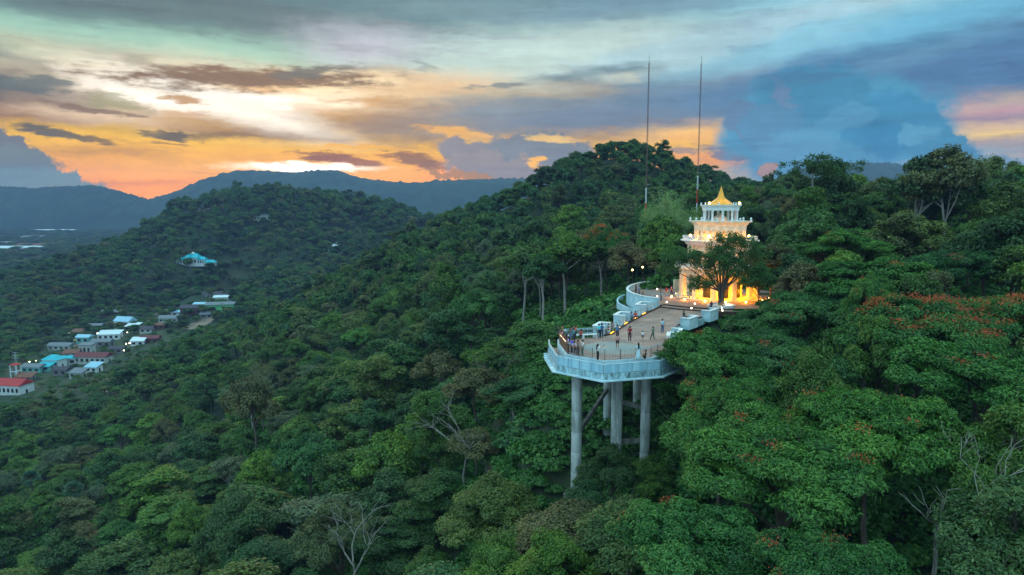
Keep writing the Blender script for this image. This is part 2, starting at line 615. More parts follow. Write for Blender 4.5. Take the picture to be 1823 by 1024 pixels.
    def mesh(s, name, mats, smooth=False, origin=(0, 0, 0)):
        me = bpy.data.meshes.new(name)
        ox, oy, oz = origin
        me.from_pydata([(a - ox, b - oy, c - oz) for a, b, c in s.v], [], s.f)
        for m in (mats if isinstance(mats, (list, tuple)) else [mats]):
            me.materials.append(m)
        if s.m and max(s.m) > 0:
            me.polygons.foreach_set('material_index', s.m)
        if smooth:
            me.polygons.foreach_set('use_smooth', [True] * len(s.f))
            try:
                me.set_sharp_from_angle(angle=R(40))
            except Exception:
                pass
        me.update()
        return me

    def build(s, name, mats, parent=None, smooth=False, origin=(0, 0, 0)):
        o = link(name, s.mesh(name, mats, smooth, origin), parent)
        if origin != (0, 0, 0):
            o.location = origin
        return o


# ------------------------------------------------------------------ materials
def mat(name, rgb, rough=0.7, var=0.0, scale=3.0, rgb2=None, metal=0.0, bump=0.0, srgb=True, spec=0.35, emit=None, estr=0.0, stretch=(1, 1, 1), obj_rand=0.0):
    m = bpy.data.materials.new(name)
    m.use_nodes = True
    nt = m.node_tree
    b = nt.nodes['Principled BSDF']
    c = lin(rgb) if srgb else rgb
    b.inputs['Base Color'].default_value = (*c, 1)
    b.inputs['Roughness'].default_value = rough
    b.inputs['Metallic'].default_value = metal
    b.inputs['Specular IOR Level'].default_value = spec
    if emit is not None:
        b.inputs['Emission Color'].default_value = (*lin(emit), 1)
        b.inputs['Emission Strength'].default_value = estr
    if var or rgb2 or bump:
        t = nt.nodes.new('ShaderNodeTexCoord')
        mp = nt.nodes.new('ShaderNodeMapping')
        mp.inputs['Scale'].default_value = stretch
        no = nt.nodes.new('ShaderNodeTexNoise')
        no.inputs['Scale'].default_value = scale
        no.inputs['Detail'].default_value = 5
        no.inputs['Roughness'].default_value = 0.65
        nt.links.new(t.outputs['Object'], mp.inputs[0])
        nt.links.new(mp.outputs[0], no.inputs['Vector'])
        cr = nt.nodes.new('ShaderNodeValToRGB')
        c2 = (lin(rgb2) if srgb else rgb2) if rgb2 else tuple(v * (1 - var) for v in c)
        cr.color_ramp.elements[0].position = 0.36
        cr.color_ramp.elements[0].color = (*c2, 1)
        cr.color_ramp.elements[1].position = 0.62
        cr.color_ramp.elements[1].color = (*c, 1)
        nt.links.new(no.outputs[0], cr.inputs[0])
        nt.links.new(cr.outputs[0], b.inputs['Base Color'])
        if bump:
            bp = nt.nodes.new('ShaderNodeBump')
            bp.inputs['Strength'].default_value = bump
            bp.inputs['Distance'].default_value = 0.05
            nt.links.new(no.outputs[0], bp.inputs['Height'])
            nt.links.new(bp.outputs[0], b.inputs['Normal'])
    return m


def leaf_mat(name, stops, trans=0.3, leafvar=0.45, bright=1.0):
    """foliage: each plant takes its own green, each leaf and each clump a little of its own"""
    m = bpy.data.materials.new(name)
    m.use_nodes = True
    nt = m.node_tree
    for n in list(nt.nodes):
        nt.nodes.remove(n)
    oi = nt.nodes.new('ShaderNodeObjectInfo')
    cr = nt.nodes.new('ShaderNodeValToRGB')
    e = cr.color_ramp.elements
    e[0].position, e[0].color = 0.0, (*stops[0], 1)
    e[1].position, e[1].color = 1.0, (*stops[-1], 1)
    for i, s_ in enumerate(stops[1:-1]):
        k = e.new((i + 1) / (len(stops) - 1))
        k.color = (*s_, 1)
    nt.links.new(oi.outputs['Random'], cr.inputs[0])
    at = nt.nodes.new('ShaderNodeAttribute')
    at.attribute_name = 'tone'
    mr = nt.nodes.new('ShaderNodeMapRange')
    mr.inputs[3].default_value = bright * (1 - leafvar)
    mr.inputs[4].default_value = bright * (1 + leafvar)
    nt.links.new(at.outputs['Fac'], mr.inputs[0])
    hs = nt.nodes.new('ShaderNodeHueSaturation')
    mh = nt.nodes.new('ShaderNodeMapRange')
    mh.inputs[3].default_value = 0.525
    mh.inputs[4].default_value = 0.465
    nt.links.new(at.outputs['Fac'], mh.inputs[0])
    nt.links.new(mh.outputs[0], hs.inputs['Hue'])
    nt.links.new(mr.outputs[0], hs.inputs['Value'])
    nt.links.new(cr.outputs[0], hs.inputs['Color'])
    d = nt.nodes.new('ShaderNodeBsdfDiffuse')
    g = nt.nodes.new('ShaderNodeBsdfGlossy')
    g.inputs['Roughness'].default_value = 0.45
    g.inputs['Color'].default_value = (1, 1, 1, 1)
    t = nt.nodes.new('ShaderNodeBsdfTranslucent')
    nt.links.new(hs.outputs[0], d.inputs[0])
    nt.links.new(hs.outputs[0], t.inputs[0])
    mx = nt.nodes.new('ShaderNodeMixShader')
    mx.inputs[0].default_value = trans
    nt.links.new(d.outputs[0], mx.inputs[1])
    nt.links.new(t.outputs[0], mx.inputs[2])
    mg = nt.nodes.new('ShaderNodeMixShader')
    mg.inputs[0].default_value = 0.02
    nt.links.new(mx.outputs[0], mg.inputs[1])
    nt.links.new(g.outputs[0], mg.inputs[2])
    o = nt.nodes.new('ShaderNodeOutputMaterial')
    nt.links.new(mg.outputs[0], o.inputs[0])
    return m


G_DARK = (0.032, 0.088, 0.026)
G_TEAL = (0.040, 0.125, 0.042)
G_MID = (0.064, 0.160, 0.026)
G_BRIGHT = (0.105, 0.225, 0.030)
G_OLIVE = (0.110, 0.165, 0.040)
G_BROWN = (0.120, 0.125, 0.050)
M = {}
M['leaf'] = leaf_mat('leaves_mixed', [G_DARK, G_TEAL, G_BRIGHT, G_MID, G_DARK, G_BRIGHT, G_TEAL, G_OLIVE, G_MID, G_DARK, G_TEAL, G_BROWN, G_MID], leafvar=.6)
M['leaf_far'] = leaf_mat('leaves_far', [G_DARK, G_TEAL, G_MID, G_TEAL, G_OLIVE, G_DARK, G_MID, G_BROWN], leafvar=0.55)
M['leaf_flame'] = leaf_mat('leaves_feathery', [(0.040, 0.165, 0.036), (0.070, 0.210, 0.034), (0.036, 0.130, 0.040)], leafvar=0.65)
M['leaf_bush'] = leaf_mat('leaves_creeper', [(0.050, 0.165, 0.034), (0.060, 0.190, 0.036), (0.036, 0.130, 0.034)], leafvar=0.4)
M['leaf_bamboo'] = leaf_mat('leaves_bamboo', [(0.20, 0.34, 0.12), (0.18, 0.32, 0.11)], leafvar=0.3)
M['leaf_palm'] = leaf_mat('leaves_palm', [(0.06, 0.14, 0.10), (0.05, 0.12, 0.075)], leafvar=0.3)
M['leaf_grey'] = leaf_mat('leaves_greyish', [(0.11, 0.16, 0.085), (0.09, 0.14, 0.07)], leafvar=0.5)
M['leaf_rust'] = leaf_mat('leaves_rust', [(0.14, 0.13, 0.05), (0.10, 0.12, 0.045)], leafvar=0.4)
M['flower'] = leaf_mat('petals_orange', [(0.46, 0.145, 0.035), (0.38, 0.10, 0.03)], leafvar=0.3)
M['pod'] = leaf_mat('pods_green', [(0.16, 0.28, 0.06), (0.12, 0.24, 0.05)], leafvar=0.2)
M['bark'] = mat('bark', (0.12, 0.10, 0.085), 0.9, var=0.5, scale=4, srgb=False, stretch=(1, 1, .25), bump=0.3)
M['bark_pale'] = mat('bark_pale', (0.30, 0.28, 0.26), 0.9, var=0.4, scale=4, srgb=False, stretch=(1, 1, .25), bump=0.3)

# ------------------------------------------------------------------ the lie of the land
PAG = (33.4, 110.0)          # middle of the pagoda
DECK = [(5.3, 76.0), (5.2, 73.6), (5.65, 68.3), (9.05, 65.3), (13.9, 66.7), (16.7, 70.2), (17.4, 74.6), (20.9, 84.4), (24.3, 88.9), (27.6, 93.4),
        (31.0, 99.0), (23.3, 103.4), (20.2, 97.2), (19.2, 95.6), (14.4, 85.7), (11.6, 79.0), (10.6, 78.0), (9.8, 77.2), (7.4, 76.2)]
# top of the forest: picture column and row it shows at, distance ahead, height of the trees there
CAN = [
 (0, 1024, 120, 9), (0, 900, 165, 10), (0, 790, 235, 10), (60, 950, 135, 9), (150, 850, 165, 10), (150, 765, 240, 10), (60, 775, 260, 9), (250, 1000, 100, 9), (250, 800, 185, 10), (320, 700, 240, 11),
 (240, 690, 270, 10), (330, 630, 290, 10), (440, 575, 320, 10), (530, 530, 340, 11), (600, 492, 350, 11), (690, 440, 370, 12), (780, 392, 400, 12),
 (450, 950, 88, 10), (450, 750, 150, 11), (520, 640, 210, 11), (560, 700, 155, 11), (600, 560, 260, 11), (700, 500, 270, 12), (620, 850, 95, 11), (640, 1010, 66, 9),
 (700, 700, 125, 12), (720, 590, 180, 12), (800, 520, 195, 13), (800, 800, 88, 10), (850, 920, 66, 9), (850, 1024, 52, 8), (900, 620, 110, 8), (830, 440, 270, 12),
 (900, 480, 165, 13), (930, 400, 290, 12), (1000, 450, 140, 14), (1060, 430, 136, 14), (1120, 430, 138, 13), (1180, 425, 140, 12), (900, 740, 82, 5), (960, 780, 74, 4), (960, 680, 88, 3), (960, 610, 96, 3),
 (1000, 960, 50, 8), (1080, 930, 53, 7), (1200, 900, 50, 9), (1180, 820, 58, 9), (1000, 1024, 44, 8), (1200, 1024, 38, 8),
 (1400, 1000, 36, 9), (1400, 850, 44, 10), (1300, 720, 54, 11), (1500, 720, 50, 12), (1400, 640, 60, 12), (1300, 600, 70, 10), (1240, 640, 63, 11), (1500, 600, 64, 12), (1700, 700, 48, 13),
 (1650, 900, 36, 11), (1823, 950, 32, 11), (1823, 700, 46, 13), (1700, 560, 62, 13), (1823, 560, 62, 13), (1900, 800, 40, 12), (1600, 1024, 31, 10), (1823, 1060, 28, 10),
 (1400, 530, 80, 12), (1500, 470, 95, 13), (1400, 440, 118, 12), (1600, 400, 105, 13), (1400, 380, 150, 13), (1500, 360, 140, 14), (1700, 340, 125, 14), (1820, 350, 120, 14), (1350, 352, 200, 12), (1290, 350, 220, 13),
 (1900, 400, 100, 14), (1950, 330, 140, 14), (1600, 320, 150, 14), (1420, 345, 200, 12),
 (1090, 252, 380, 9), (1040, 262, 376, 9), (1140, 258, 384, 9), (1000, 284, 372, 9), (960, 306, 368, 9), (1200, 280, 380, 9), (1280, 308, 370, 9), (1330, 334, 330, 12),
 (925, 332, 375, 9), (880, 360, 390, 9), (840, 378, 400, 9), (1080, 330, 320, 12), (1080, 390, 250, 12), (1180, 360, 270, 12), (1000, 380, 300, 12), (1240, 390, 210, 12),
 # the wooded hill across the valley
 (265, 395, 800, 14), (300, 371, 830, 14), (350, 356, 850, 14), (400, 348, 870, 14), (450, 346, 880, 14), (500, 341, 890, 14), (580, 342, 880, 14), (640, 352, 870, 14), (700, 364, 850, 14), (770, 388, 830, 13),
 (220, 420, 780, 13), (150, 440, 750, 12), (90, 460, 720, 12), (0, 480, 700, 11), (-100, 500, 680, 11),
 (300, 440, 690, 13), (400, 420, 720, 13), (500, 420, 720, 13), (600, 420, 720, 13), (680, 420, 740, 12), (200, 480, 630, 12), (340, 490, 590, 12), (460, 490, 600, 12), (560, 480, 620, 12),
 (90, 530, 560, 11), (200, 540, 540, 11), (300, 540, 520, 11), (380, 515, 530, 11), (0, 570, 520, 10), (460, 535, 500, 11), (40, 610, 450, 9),
]
GROUND = []
for px, py in ((0, 715), (40, 690), (110, 680), (180, 655), (110, 625), (200, 605), (260, 612), (230, 575), (300, 575), (345, 560), (390, 558), (410, 535), (300, 555)):
    x, y = at_z(px, py, -78.0)
    GROUND.append((x, y, -78.0))
GROUND += [(27, 104, -.15), (33, 110, -.15), (38, 119, -.15), (27, 120, -.2), (22, 112, -.3), (43, 108, -.1), (46, 116, 1), (33, 98.5, -.3), (33, 126, .5), (40, 100, -.6), (20, 120, -1.5),
           (20.5, 104, -2.2), (16, 96, -3.4), (11, 95, -6), (6, 92, -9.5), (12, 103, -3.2), (12, 86, -8), (26, 92, -1.6), (23, 86, -3), (30, 92, -1.2),
           (6.7, 69, -18.0), (14, 70, -14.5), (11, 79, -12.5), (14.5, 79, -10.5), (11, 72, -15.4), (4, 80, -12.5), (1, 72, -17), (19, 78, -8), (22, 76, -6),
           (-40, -60, -10), (40, -60, -8), (0, -20, -16), (60, 0, -4), (-60, 10, -35), (-150, 60, -60), (-250, 150, -72), (120, 60, 4), (150, 150, 10),
           (-150, 520, -82), (-60, 470, -76), (20, 520, -70), (-160, 1000, -70), (-350, 1020, -76), (0, 980, -60), (-400, 1150, -80), (0, 1150, -78), (300, 1100, -75), (120, 560, -30), (250, 420, 0), (300, 560, -35), (300, 250, 5),
           (-500, 600, -80), (-500, 400, -80), (-500, 850, -80), (-330, 300, -79), (500, 400, -20), (500, 800, -60), (-600, 100, -80), (500, 0, -10), (0, -150, -30), (-300, -100, -70), (300, -100, -20)]
_c = []
for px, py, Y, H in CAN:
    x, y, z = at_y(px, py, Y)
    _c.append((x, y, z - H, H))
for x, y, z in GROUND:
    _c.append((x, y, z, 7.0))
_c = np.array(_c)
CX = _c[:, :2] / 100.0


def _phi(d):
    return d


_D = np.sqrt(((CX[:, None] - CX[None]) ** 2).sum(-1))
_A = _phi(_D) + np.eye(len(CX)) * -0.004
_n = len(CX)
_K = np.zeros((_n + 3, _n + 3))
_K[:_n, :_n] = _A
_K[:_n, _n] = 1
_K[:_n, _n + 1:] = CX
_K[_n, :_n] = 1
_K[_n + 1:, :_n] = CX.T
_W = np.linalg.solve(_K, np.vstack([_c[:, 2:4], np.zeros((3, 2))]))


def land(x, y):
    """ground height and forest height at arrays x, y"""
    x = np.atleast_1d(np.asarray(x, float)); y = np.atleast_1d(np.asarray(y, float))
    q = np.stack([x, y], -1).reshape(-1, 2) / 100.0
    out = np.empty((len(q), 2))
    for i in range(0, len(q), 20000):
        p = q[i:i + 20000]
        d = np.sqrt(((p[:, None] - CX[None]) ** 2).sum(-1))
        out[i:i + 20000] = _phi(d) @ _W[:_n] + _W[_n] + p @ _W[_n + 1:]
    z = out[:, 0].reshape(x.shape)
    h = np.clip(out[:, 1].reshape(x.shape), 2.5, 15)
    far = np_smooth(np.hypot(x, y - 300), 750, 1150)
    z = z * (1 - far) + (-80.0) * far
    z = np.maximum(z, -84)
    return z, h


def ground_z(x, y):
    return float(land([x], [y])[0][0])


def hit(px, py, dz=0.0, t0=30, t1=4000):
    """where the line of sight through a picture point meets the ground"""
    a, b, c = ray(px, py)
    t = t0
    ts = np.geomspace(t0, t1, 900)
    xs, ys, zs = a * ts, b * ts, CAMZ + c * ts
    g = land(xs, ys)[0] + dz
    k = np.argmax(zs < g)
    if k == 0:
        k = len(ts) - 1
    return float(xs[k]), float(ys[k]), float(g[k] - dz)


def snoise(x, y, seed=0):
    """cheap smooth noise made of rotated sines"""
    r = np.random.default_rng(seed)
    o = 0
    for i in range(7):
        a = r.uniform(0, 6.28); k = r.uniform(0.7, 1.6) * 1.5 ** (i - 2); p = r.uniform(0, 6.28)
        o = o + np.sin((x * math.cos(a) + y * math.sin(a)) * k + p) / 1.35 ** i
    return o / 3.2


# ground: one sheet out to the far plain
ys = np.concatenate([np.linspace(-150, 300, 151), np.geomspace(306, 3300, 100)])
u = np.linspace(-1, 1, 181)
hw = 190 + 0.95 * np.maximum(ys, 0)
GX = u[None, :] * hw[:, None]
GY = np.repeat(ys[:, None], len(u), 1)
GZ = land(GX, GY)[0]
inside = (GY > 60) & (GY < 125) & (GX > 0) & (GX < 50)
GZ = GZ + np.where(inside, 0, 0.5) * snoise(GX / 9, GY / 9, 3)
nr, nc = GX.shape
idx = np.arange(nr * nc).reshape(nr, nc)
gf = np.stack([idx[:-1, :-1], idx[:-1, 1:], idx[1:, 1:], idx[1:, :-1]], -1).reshape(-1, 4)
M['ground'] = mat('forest_floor', (0.030, 0.050, 0.020), 0.95, scale=0.12, rgb2=(0.016, 0.036, 0.018), srgb=False)
nt = M['ground'].node_tree
# beyond the last single trees the plain is patchy: fields, orchards, built-up ground
_tc = nt.nodes.new('ShaderNodeTexCoord')
_n1 = nt.nodes.new('ShaderNodeTexNoise'); _n1.inputs['Scale'].default_value = 0.012; _n1.inputs['Detail'].default_value = 8; _n1.inputs['Roughness'].default_value = 0.7
nt.links.new(_tc.outputs['Object'], _n1.inputs['Vector'])
_r = nt.nodes.new('ShaderNodeValToRGB')
_r.color_ramp.elements[0].position = 0.42; _r.color_ramp.elements[0].color = (0.018, 0.045, 0.024, 1)
_r.color_ramp.elements[1].position = 0.62; _r.color_ramp.elements[1].color = (0.055, 0.075, 0.035, 1)
nt.links.new(_n1.outputs[0], _r.inputs[0])
nt.links.new(_r.outputs[0], nt.nodes['Principled BSDF'].inputs['Base Color'])
tag(link('ground', np_mesh('ground', np.stack([GX, GY, GZ], -1).reshape(-1, 3), gf, M['ground'], True)), kind='structure')

# far ranges
M['range'] = mat('far_woods', (0.030, 0.070, 0.035), 0.95, scale=0.02, rgb2=(0.016, 0.045, 0.028), srgb=False)


def mountain(name, prof, Y, depth, seed):
    xs, zs = [], []
    for px, py in prof:
        x, _, z = at_y(px, py, Y)
        xs.append(x); zs.append(z)
    X = np.linspace(xs[0], xs[-1], 420)
    top = np.interp(X, xs, zs)
    top = np.convolve(np.pad(top, 4, mode='edge'), np.ones(9) / 9, 'valid')
    t = np.linspace(-1, 1, 41)
    XX = np.repeat(X[None], len(t), 0)
    YY = Y + t[:, None] * depth + 0 * XX
    w = np.cos(np.clip(t, -1, 1) * math.pi / 2)[:, None] ** 0.8
    ZZ = -84 + (top[None] + 84) * w
    rg = snoise(XX / 90, YY / 140, seed) * 0.10 + snoise(XX / 28, YY / 40, seed + 1) * 0.045
    ZZ = ZZ + rg * (top[None] + 84) * (w * (1 - w) * 3.2)
    ZZ = ZZ + (snoise(XX / 9, YY / 30, seed + 2) * 2.2 + rng.normal(0, 3.2, ZZ.shape)) * w
    nr, nc = XX.shape
    idx = np.arange(nr * nc).reshape(nr, nc)
    f = np.stack([idx[:-1, :-1], idx[:-1, 1:], idx[1:, 1:], idx[1:, :-1]], -1).reshape(-1, 4)
    tag(link(name, np_mesh(name, np.stack([XX, YY, ZZ], -1).reshape(-1, 3), f, M['range'], True)), kind='structure')


mountain('mountain', [(180, 372), (270, 357), (330, 340), (360, 324), (400, 309), (440, 304), (480, 306), (520, 309), (560, 305), (580, 302), (610, 306), (640, 318), (700, 324), (740, 328), (790, 321),
                      (860, 320), (920, 318), (960, 322), (1100, 330), (1200, 335), (1340, 330), (1400, 312), (1440, 296), (1500, 291), (1560, 290), (1620, 296), (1700, 292), (1760, 296), (1800, 300), (1850, 308), (1950, 330), (2050, 350)],
         2760, 340, 11)
mountain('mountain', [(-220, 345), (-120, 336), (-40, 333), (20, 334), (60, 337), (110, 333), (160, 331), (200, 338), (240, 350), (270, 358), (320, 364), (420, 368), (560, 372), (700, 376), (800, 380)],
         2640, 240, 21)

# haze
HZ = MB()
HZ.box((0, 1580, 46.5), (8000, 3500, 271))
hz = HZ.build('haze', [])
hm = bpy.data.materials.new('air')
hm.use_nodes = True
for n in list(hm.node_tree.nodes):
    hm.node_tree.nodes.remove(n)
pv = hm.node_tree.nodes.new('ShaderNodeVolumePrincipled')
pv.inputs['Color'].default_value = (0.25, 0.355, 0.72, 1)
pv.inputs['Density'].default_value = AIR
pv.inputs['Anisotropy'].default_value = 0.0
ho = hm.node_tree.nodes.new('ShaderNodeOutputMaterial')
hm.node_tree.links.new(pv.outputs[0], ho.inputs['Volume'])
hz.data.materials.append(hm)
tag(hz, 'pale blue evening haze lying over valley and hills', kind='stuff')

# ------------------------------------------------------------------ plants
def leaves(cent, nrm, length, width, tone, seed, bend=0.25):
    """one folded leaf card for each centre"""
    r = np.random.default_rng(seed)
    n = len(cent)
    nrm = nrm / (np.linalg.norm(nrm, axis=1, keepdims=True) + 1e-9)
    t = r.normal(size=(n, 3))
    t -= nrm * (t * nrm).sum(1, keepdims=True)
    t /= np.linalg.norm(t, axis=1, keepdims=True) + 1e-9
    b = np.cross(nrm, t)
    L = (np.asarray(length) * r.uniform(.7, 1.3, n))[:, None] if np.ndim(length) == 0 else length[:, None]
    W = L * width
    v = np.empty((n, 4, 3))
    v[:, 0] = cent - t * L / 2
    v[:, 1] = cent + b * W / 2 + nrm * L * bend * .3
    v[:, 2] = cent + t * L / 2 - nrm * L * bend * .3
    v[:, 3] = cent - b * W / 2 + nrm * L * bend * .3
    f = np.arange(n * 4).reshape(n, 4)
    return v.reshape(-1, 3), f, np.repeat(tone, 4)


def crown_clusters(seed, Rr, Hh, n, style):
    r = np.random.default_rng(seed)
    out = []
    # the crown is a handful of big boughs, each carrying its own clumps
    nb = {'round': 9, 'layer': 11, 'tall': 8, 'loose': 7}[style]
    boughs = []
    for i in range(nb):
        a = i * 2.399 + r.uniform(-.4, .4)
        q = math.sqrt((i + .3) / nb)
        if style == 'layer':
            rad = Rr * .80 * q
            z = Hh * (0.70 - 0.42 * q ** 2 + r.uniform(-.10, .12))
            br, bz = Rr * r.uniform(.26, .36), Hh * .20
        elif style == 'tall':
            rad = Rr * .55 * r.uniform(.2, 1)
            z = Hh * (i + .6) / nb
            br, bz = Rr * r.uniform(.4, .55), Hh * .17
        elif style == 'loose':
            rad = Rr * .72 * q * r.uniform(.8, 1.1)
            z = Hh * (0.72 - 0.45 * q ** 1.6 + r.uniform(-.16, .16))
            br, bz = Rr * r.uniform(.26, .40), Hh * .20
        else:
            rad = Rr * .66 * q
            z = Hh * (0.68 - 0.48 * q ** 2 + r.uniform(-.08, .12))
            br, bz = Rr * r.uniform(.34, .46), Hh * r.uniform(.24, .30)
        boughs.append((rad * math.cos(a), rad * math.sin(a), z, br, bz, r.uniform(-1, 1)))
    for i in range(n):
        bx, by, bz_, br, bh, tn = boughs[i % nb]
        d = r.normal(size=3)
        d[2] = abs(d[2]) * 1.0 - 0.35
        d /= np.linalg.norm(d)
        k = r.uniform(.70, 1.0)
        out.append((bx + d[0] * br * k, by + d[1] * br * k, bz_ + d[2] * bh * k, tn, d[0], d[1], d[2]))
    return np.array(out), boughs


def make_crown(name, seed, Rr, Hh, ncl, cr, nl, leaf, aspect, style, material, flat=.6, up=1.0):
    r = np.random.default_rng(seed + 100)
    C, boughs = crown_clusters(seed, Rr, Hh, ncl, style)
    n = ncl * nl
    ci = np.repeat(np.arange(ncl), nl)
    d = r.normal(size=(n, 3))
    d /= np.linalg.norm(d, axis=1, keepdims=True)
    rad = r.uniform(0, 1, n) ** .45
    crr = cr * r.uniform(.65, 1.25, ncl)
    off = d * rad[:, None] * crr[ci][:, None]
    off[:, 2] = off[:, 2] * flat
    cen = C[ci, :3] + off
    nr_ = d * .55 + C[ci, 4:7] * .5 + np.array([0, 0, up]) + r.normal(size=(n, 3)) * .55
    ctone = r.uniform(-1, 1, ncl)
    tone = np.clip(.5 + .16 * C[ci, 3] + .16 * ctone[ci] + .20 * r.normal(size=n), 0, 1)
    v, f, t = leaves(cen, nr_, leaf, aspect, tone, seed + 5)
    return np_mesh(name, v, f, material, attrs={'tone': t}), C, boughs


def make_trunk(name, seed, height, z_crown, boughs, r0, material, lean=.06, nl=None, twig=None):
    """tapered trunk with a limb to each bough; z_crown is where the crown starts"""
    r = np.random.default_rng(seed)
    m = MB()
    lx, ly = r.uniform(-lean, lean, 2) * height
    top = z_crown + (height - z_crown) * .35
    P = []
    for k in range(6):
        t = k / 5
        P.append((lx * t + r.normal() * r0 * .4 * (k > 0), ly * t + r.normal() * r0 * .4 * (k > 0), -.5 + (top + .5) * t))
    m.tube(P, [r0 * (1.35 if k == 0 else 1 - .11 * k) for k in range(6)], 7)
    for b in boughs[:nl] if nl else boughs:
        t = r.uniform(.55, .95)
        q = t * 5
        i = min(int(q), 4)
        s = Vector(P[i]).lerp(Vector(P[i + 1]), q - i)
        e = Vector((b[0], b[1], z_crown + b[2]))
        mid = s.lerp(e, .5) + Vector((r.normal() * .25, r.normal() * .25, -.10 * (e - s).length + r.uniform(0, .4)))
        m.tube([s, mid, e], [r0 * .48, r0 * .32, r0 * .12], 5)
        if twig:
            for _ in range(twig):
                d = Vector((r.normal() * b[3] * .6, r.normal() * b[3] * .6, abs(r.normal()) * b[4] * .8))
                m.tube([mid.lerp(e, r.uniform(.2, .9)), e + d], [r0 * .14, r0 * .04], 4)
    me = m.mesh(name, material, True)
    return me


PROTO = {}


def proto(key, name, seed, Rr, crownH, trunkH, ncl, cr, nl, leaf, aspect, style, lm, bark='bark', r0=.22, twig=None, flat=.6, flowers=0, pods=0, up=1.0, nlimb=None):
    cm, C, boughs = make_crown(name + '_crown', seed, Rr, crownH, ncl, cr, nl, leaf, aspect, style, M[lm], flat, up)
    tm = make_trunk(name + '_trunk', seed, trunkH + crownH, trunkH, boughs, r0, M[bark], twig=twig, nl=nlimb)
    extra = None
    if flowers:
        r = np.random.default_rng(seed + 9)
        top = C[:, 2] > np.quantile(C[:, 2], .35)
        cand = C[top]
        pick = cand[r.choice(len(cand), int(len(cand) * flowers), replace=False)]
        n = 60
        cc = np.repeat(pick[:, :3], n, 0) + r.normal(size=(len(pick) * n, 3)) * np.array([cr * .42, cr * .42, cr * .13]) + np.array([0, 0, cr * flat * .85])
        v, f, t = leaves(cc, r.normal(size=cc.shape) * .6 + np.array([0, 0, 1]), .15, .7, r.uniform(0, 1, len(cc)), seed + 10)
        extra = np_mesh(name + '_flowers', v, f, M['flower'], attrs={'tone': t})
    pm = None
    if pods:
        r = np.random.default_rng(seed + 19)
        pick = C[r.choice(len(C), pods, replace=False)]
        cc = np.repeat(pick[:, :3], 4, 0) + r.normal(size=(len(pick) * 4, 3)) * .3 + np.array([0, 0, -cr * .5])
        n = len(cc)
        v = np.empty((n, 4, 3))
        a = r.uniform(0, 6.28, n)
        dx = np.stack([np.cos(a), np.sin(a), np.zeros(n)], -1) * .03
        L = r.uniform(.4, .7, n)[:, None] * np.array([0, 0, 1.0])
        v[:, 0] = cc; v[:, 1] = cc + dx - L * .3; v[:, 2] = cc - L + dx * 2; v[:, 3] = cc - dx - L * .4
        pm = np_mesh(name + '_pods', v.reshape(-1, 3), np.arange(n * 4).reshape(n, 4), M['pod'], attrs={'tone': r.uniform(0, 1, n * 4)})
    PROTO[key] = dict(name=name, crown=cm, trunk=tm, zc=trunkH, h=trunkH + crownH, r=Rr, flowers=extra, pods=pm)


# nearby, leaf by leaf
proto('near_round', 'broadleaf_tree', 1, 4.6, 5.5, 5.0, 230, .90, 260, .25, .50, 'round', 'leaf', r0=.24, twig=4)
proto('near_loose', 'broadleaf_tree', 2, 5.0, 6.0, 5.5, 180, .80, 250, .26, .42, 'loose', 'leaf', r0=.24, twig=5)
proto('near_tall', 'broadleaf_tree', 3, 3.9, 7.5, 4.5, 200, .85, 240, .26, .5, 'tall', 'leaf', r0=.22, twig=4)
proto('flame_a', 'flame_tree', 4, 6.6, 4.6, 6.5, 330, .90, 270, .31, .30, 'layer', 'leaf_flame', 'bark', .26, 6, .42, .045, 40, 1.5)
proto('flame_b', 'flame_tree', 5, 6.2, 4.8, 6.0, 300, .90, 260, .31, .30, 'layer', 'leaf_flame', 'bark', .24, 6, .42, .02, 30, 1.5)
proto('flame_red', 'flame_tree', 6, 6.6, 4.4, 6.34, 400, .90, 260, .31, .30, 'layer', 'leaf_flame', 'bark', .24, 6, .42, .5, 30, 1.5)
# middle distance
proto('mid_round', 'broadleaf_tree', 11, 4.6, 5.5, 5.5, 110, 1.05, 140, .38, .58, 'round', 'leaf', r0=.22, twig=2)
proto('mid_round2', 'broadleaf_tree', 12, 5.0, 5.0, 5.0, 110, 1.10, 140, .38, .58, 'round', 'leaf', r0=.22, twig=2)
proto('mid_loose', 'broadleaf_tree', 13, 4.8, 6.2, 6.5, 90, .95, 130, .38, .5, 'loose', 'leaf', 'bark_pale', .20, 2)
proto('mid_tall', 'broadleaf_tree', 14, 3.7, 8.0, 4.5, 100, 1.0, 140, .38, .55, 'tall', 'leaf', r0=.20, twig=2)
proto('mid_layer', 'broadleaf_tree', 15, 5.6, 4.6, 6.0, 110, 1.15, 140, .40, .5, 'layer', 'leaf_flame', r0=.24, twig=2, flat=.42)
proto('mid_trunky', 'broadleaf_tree', 16, 4.4, 5.6, 9.5, 90, 1.0, 130, .38, .55, 'loose', 'leaf', 'bark_pale', .24, 2)
proto('mid_rust', 'broadleaf_tree', 17, 4.6, 5.5, 6.0, 100, 1.0, 130, .36, .55, 'loose', 'leaf_rust', r0=.22, twig=2)
proto('mid_grey', 'broadleaf_tree', 18, 4.8, 6.5, 6.0, 100, .9, 110, .34, .5, 'loose', 'leaf_grey', 'bark_pale', .20, 5)
proto('mid_big', 'broadleaf_tree', 19, 6.4, 7.0, 6.0, 170, 1.15, 150, .40, .55, 'round', 'leaf', r0=.30, twig=2)
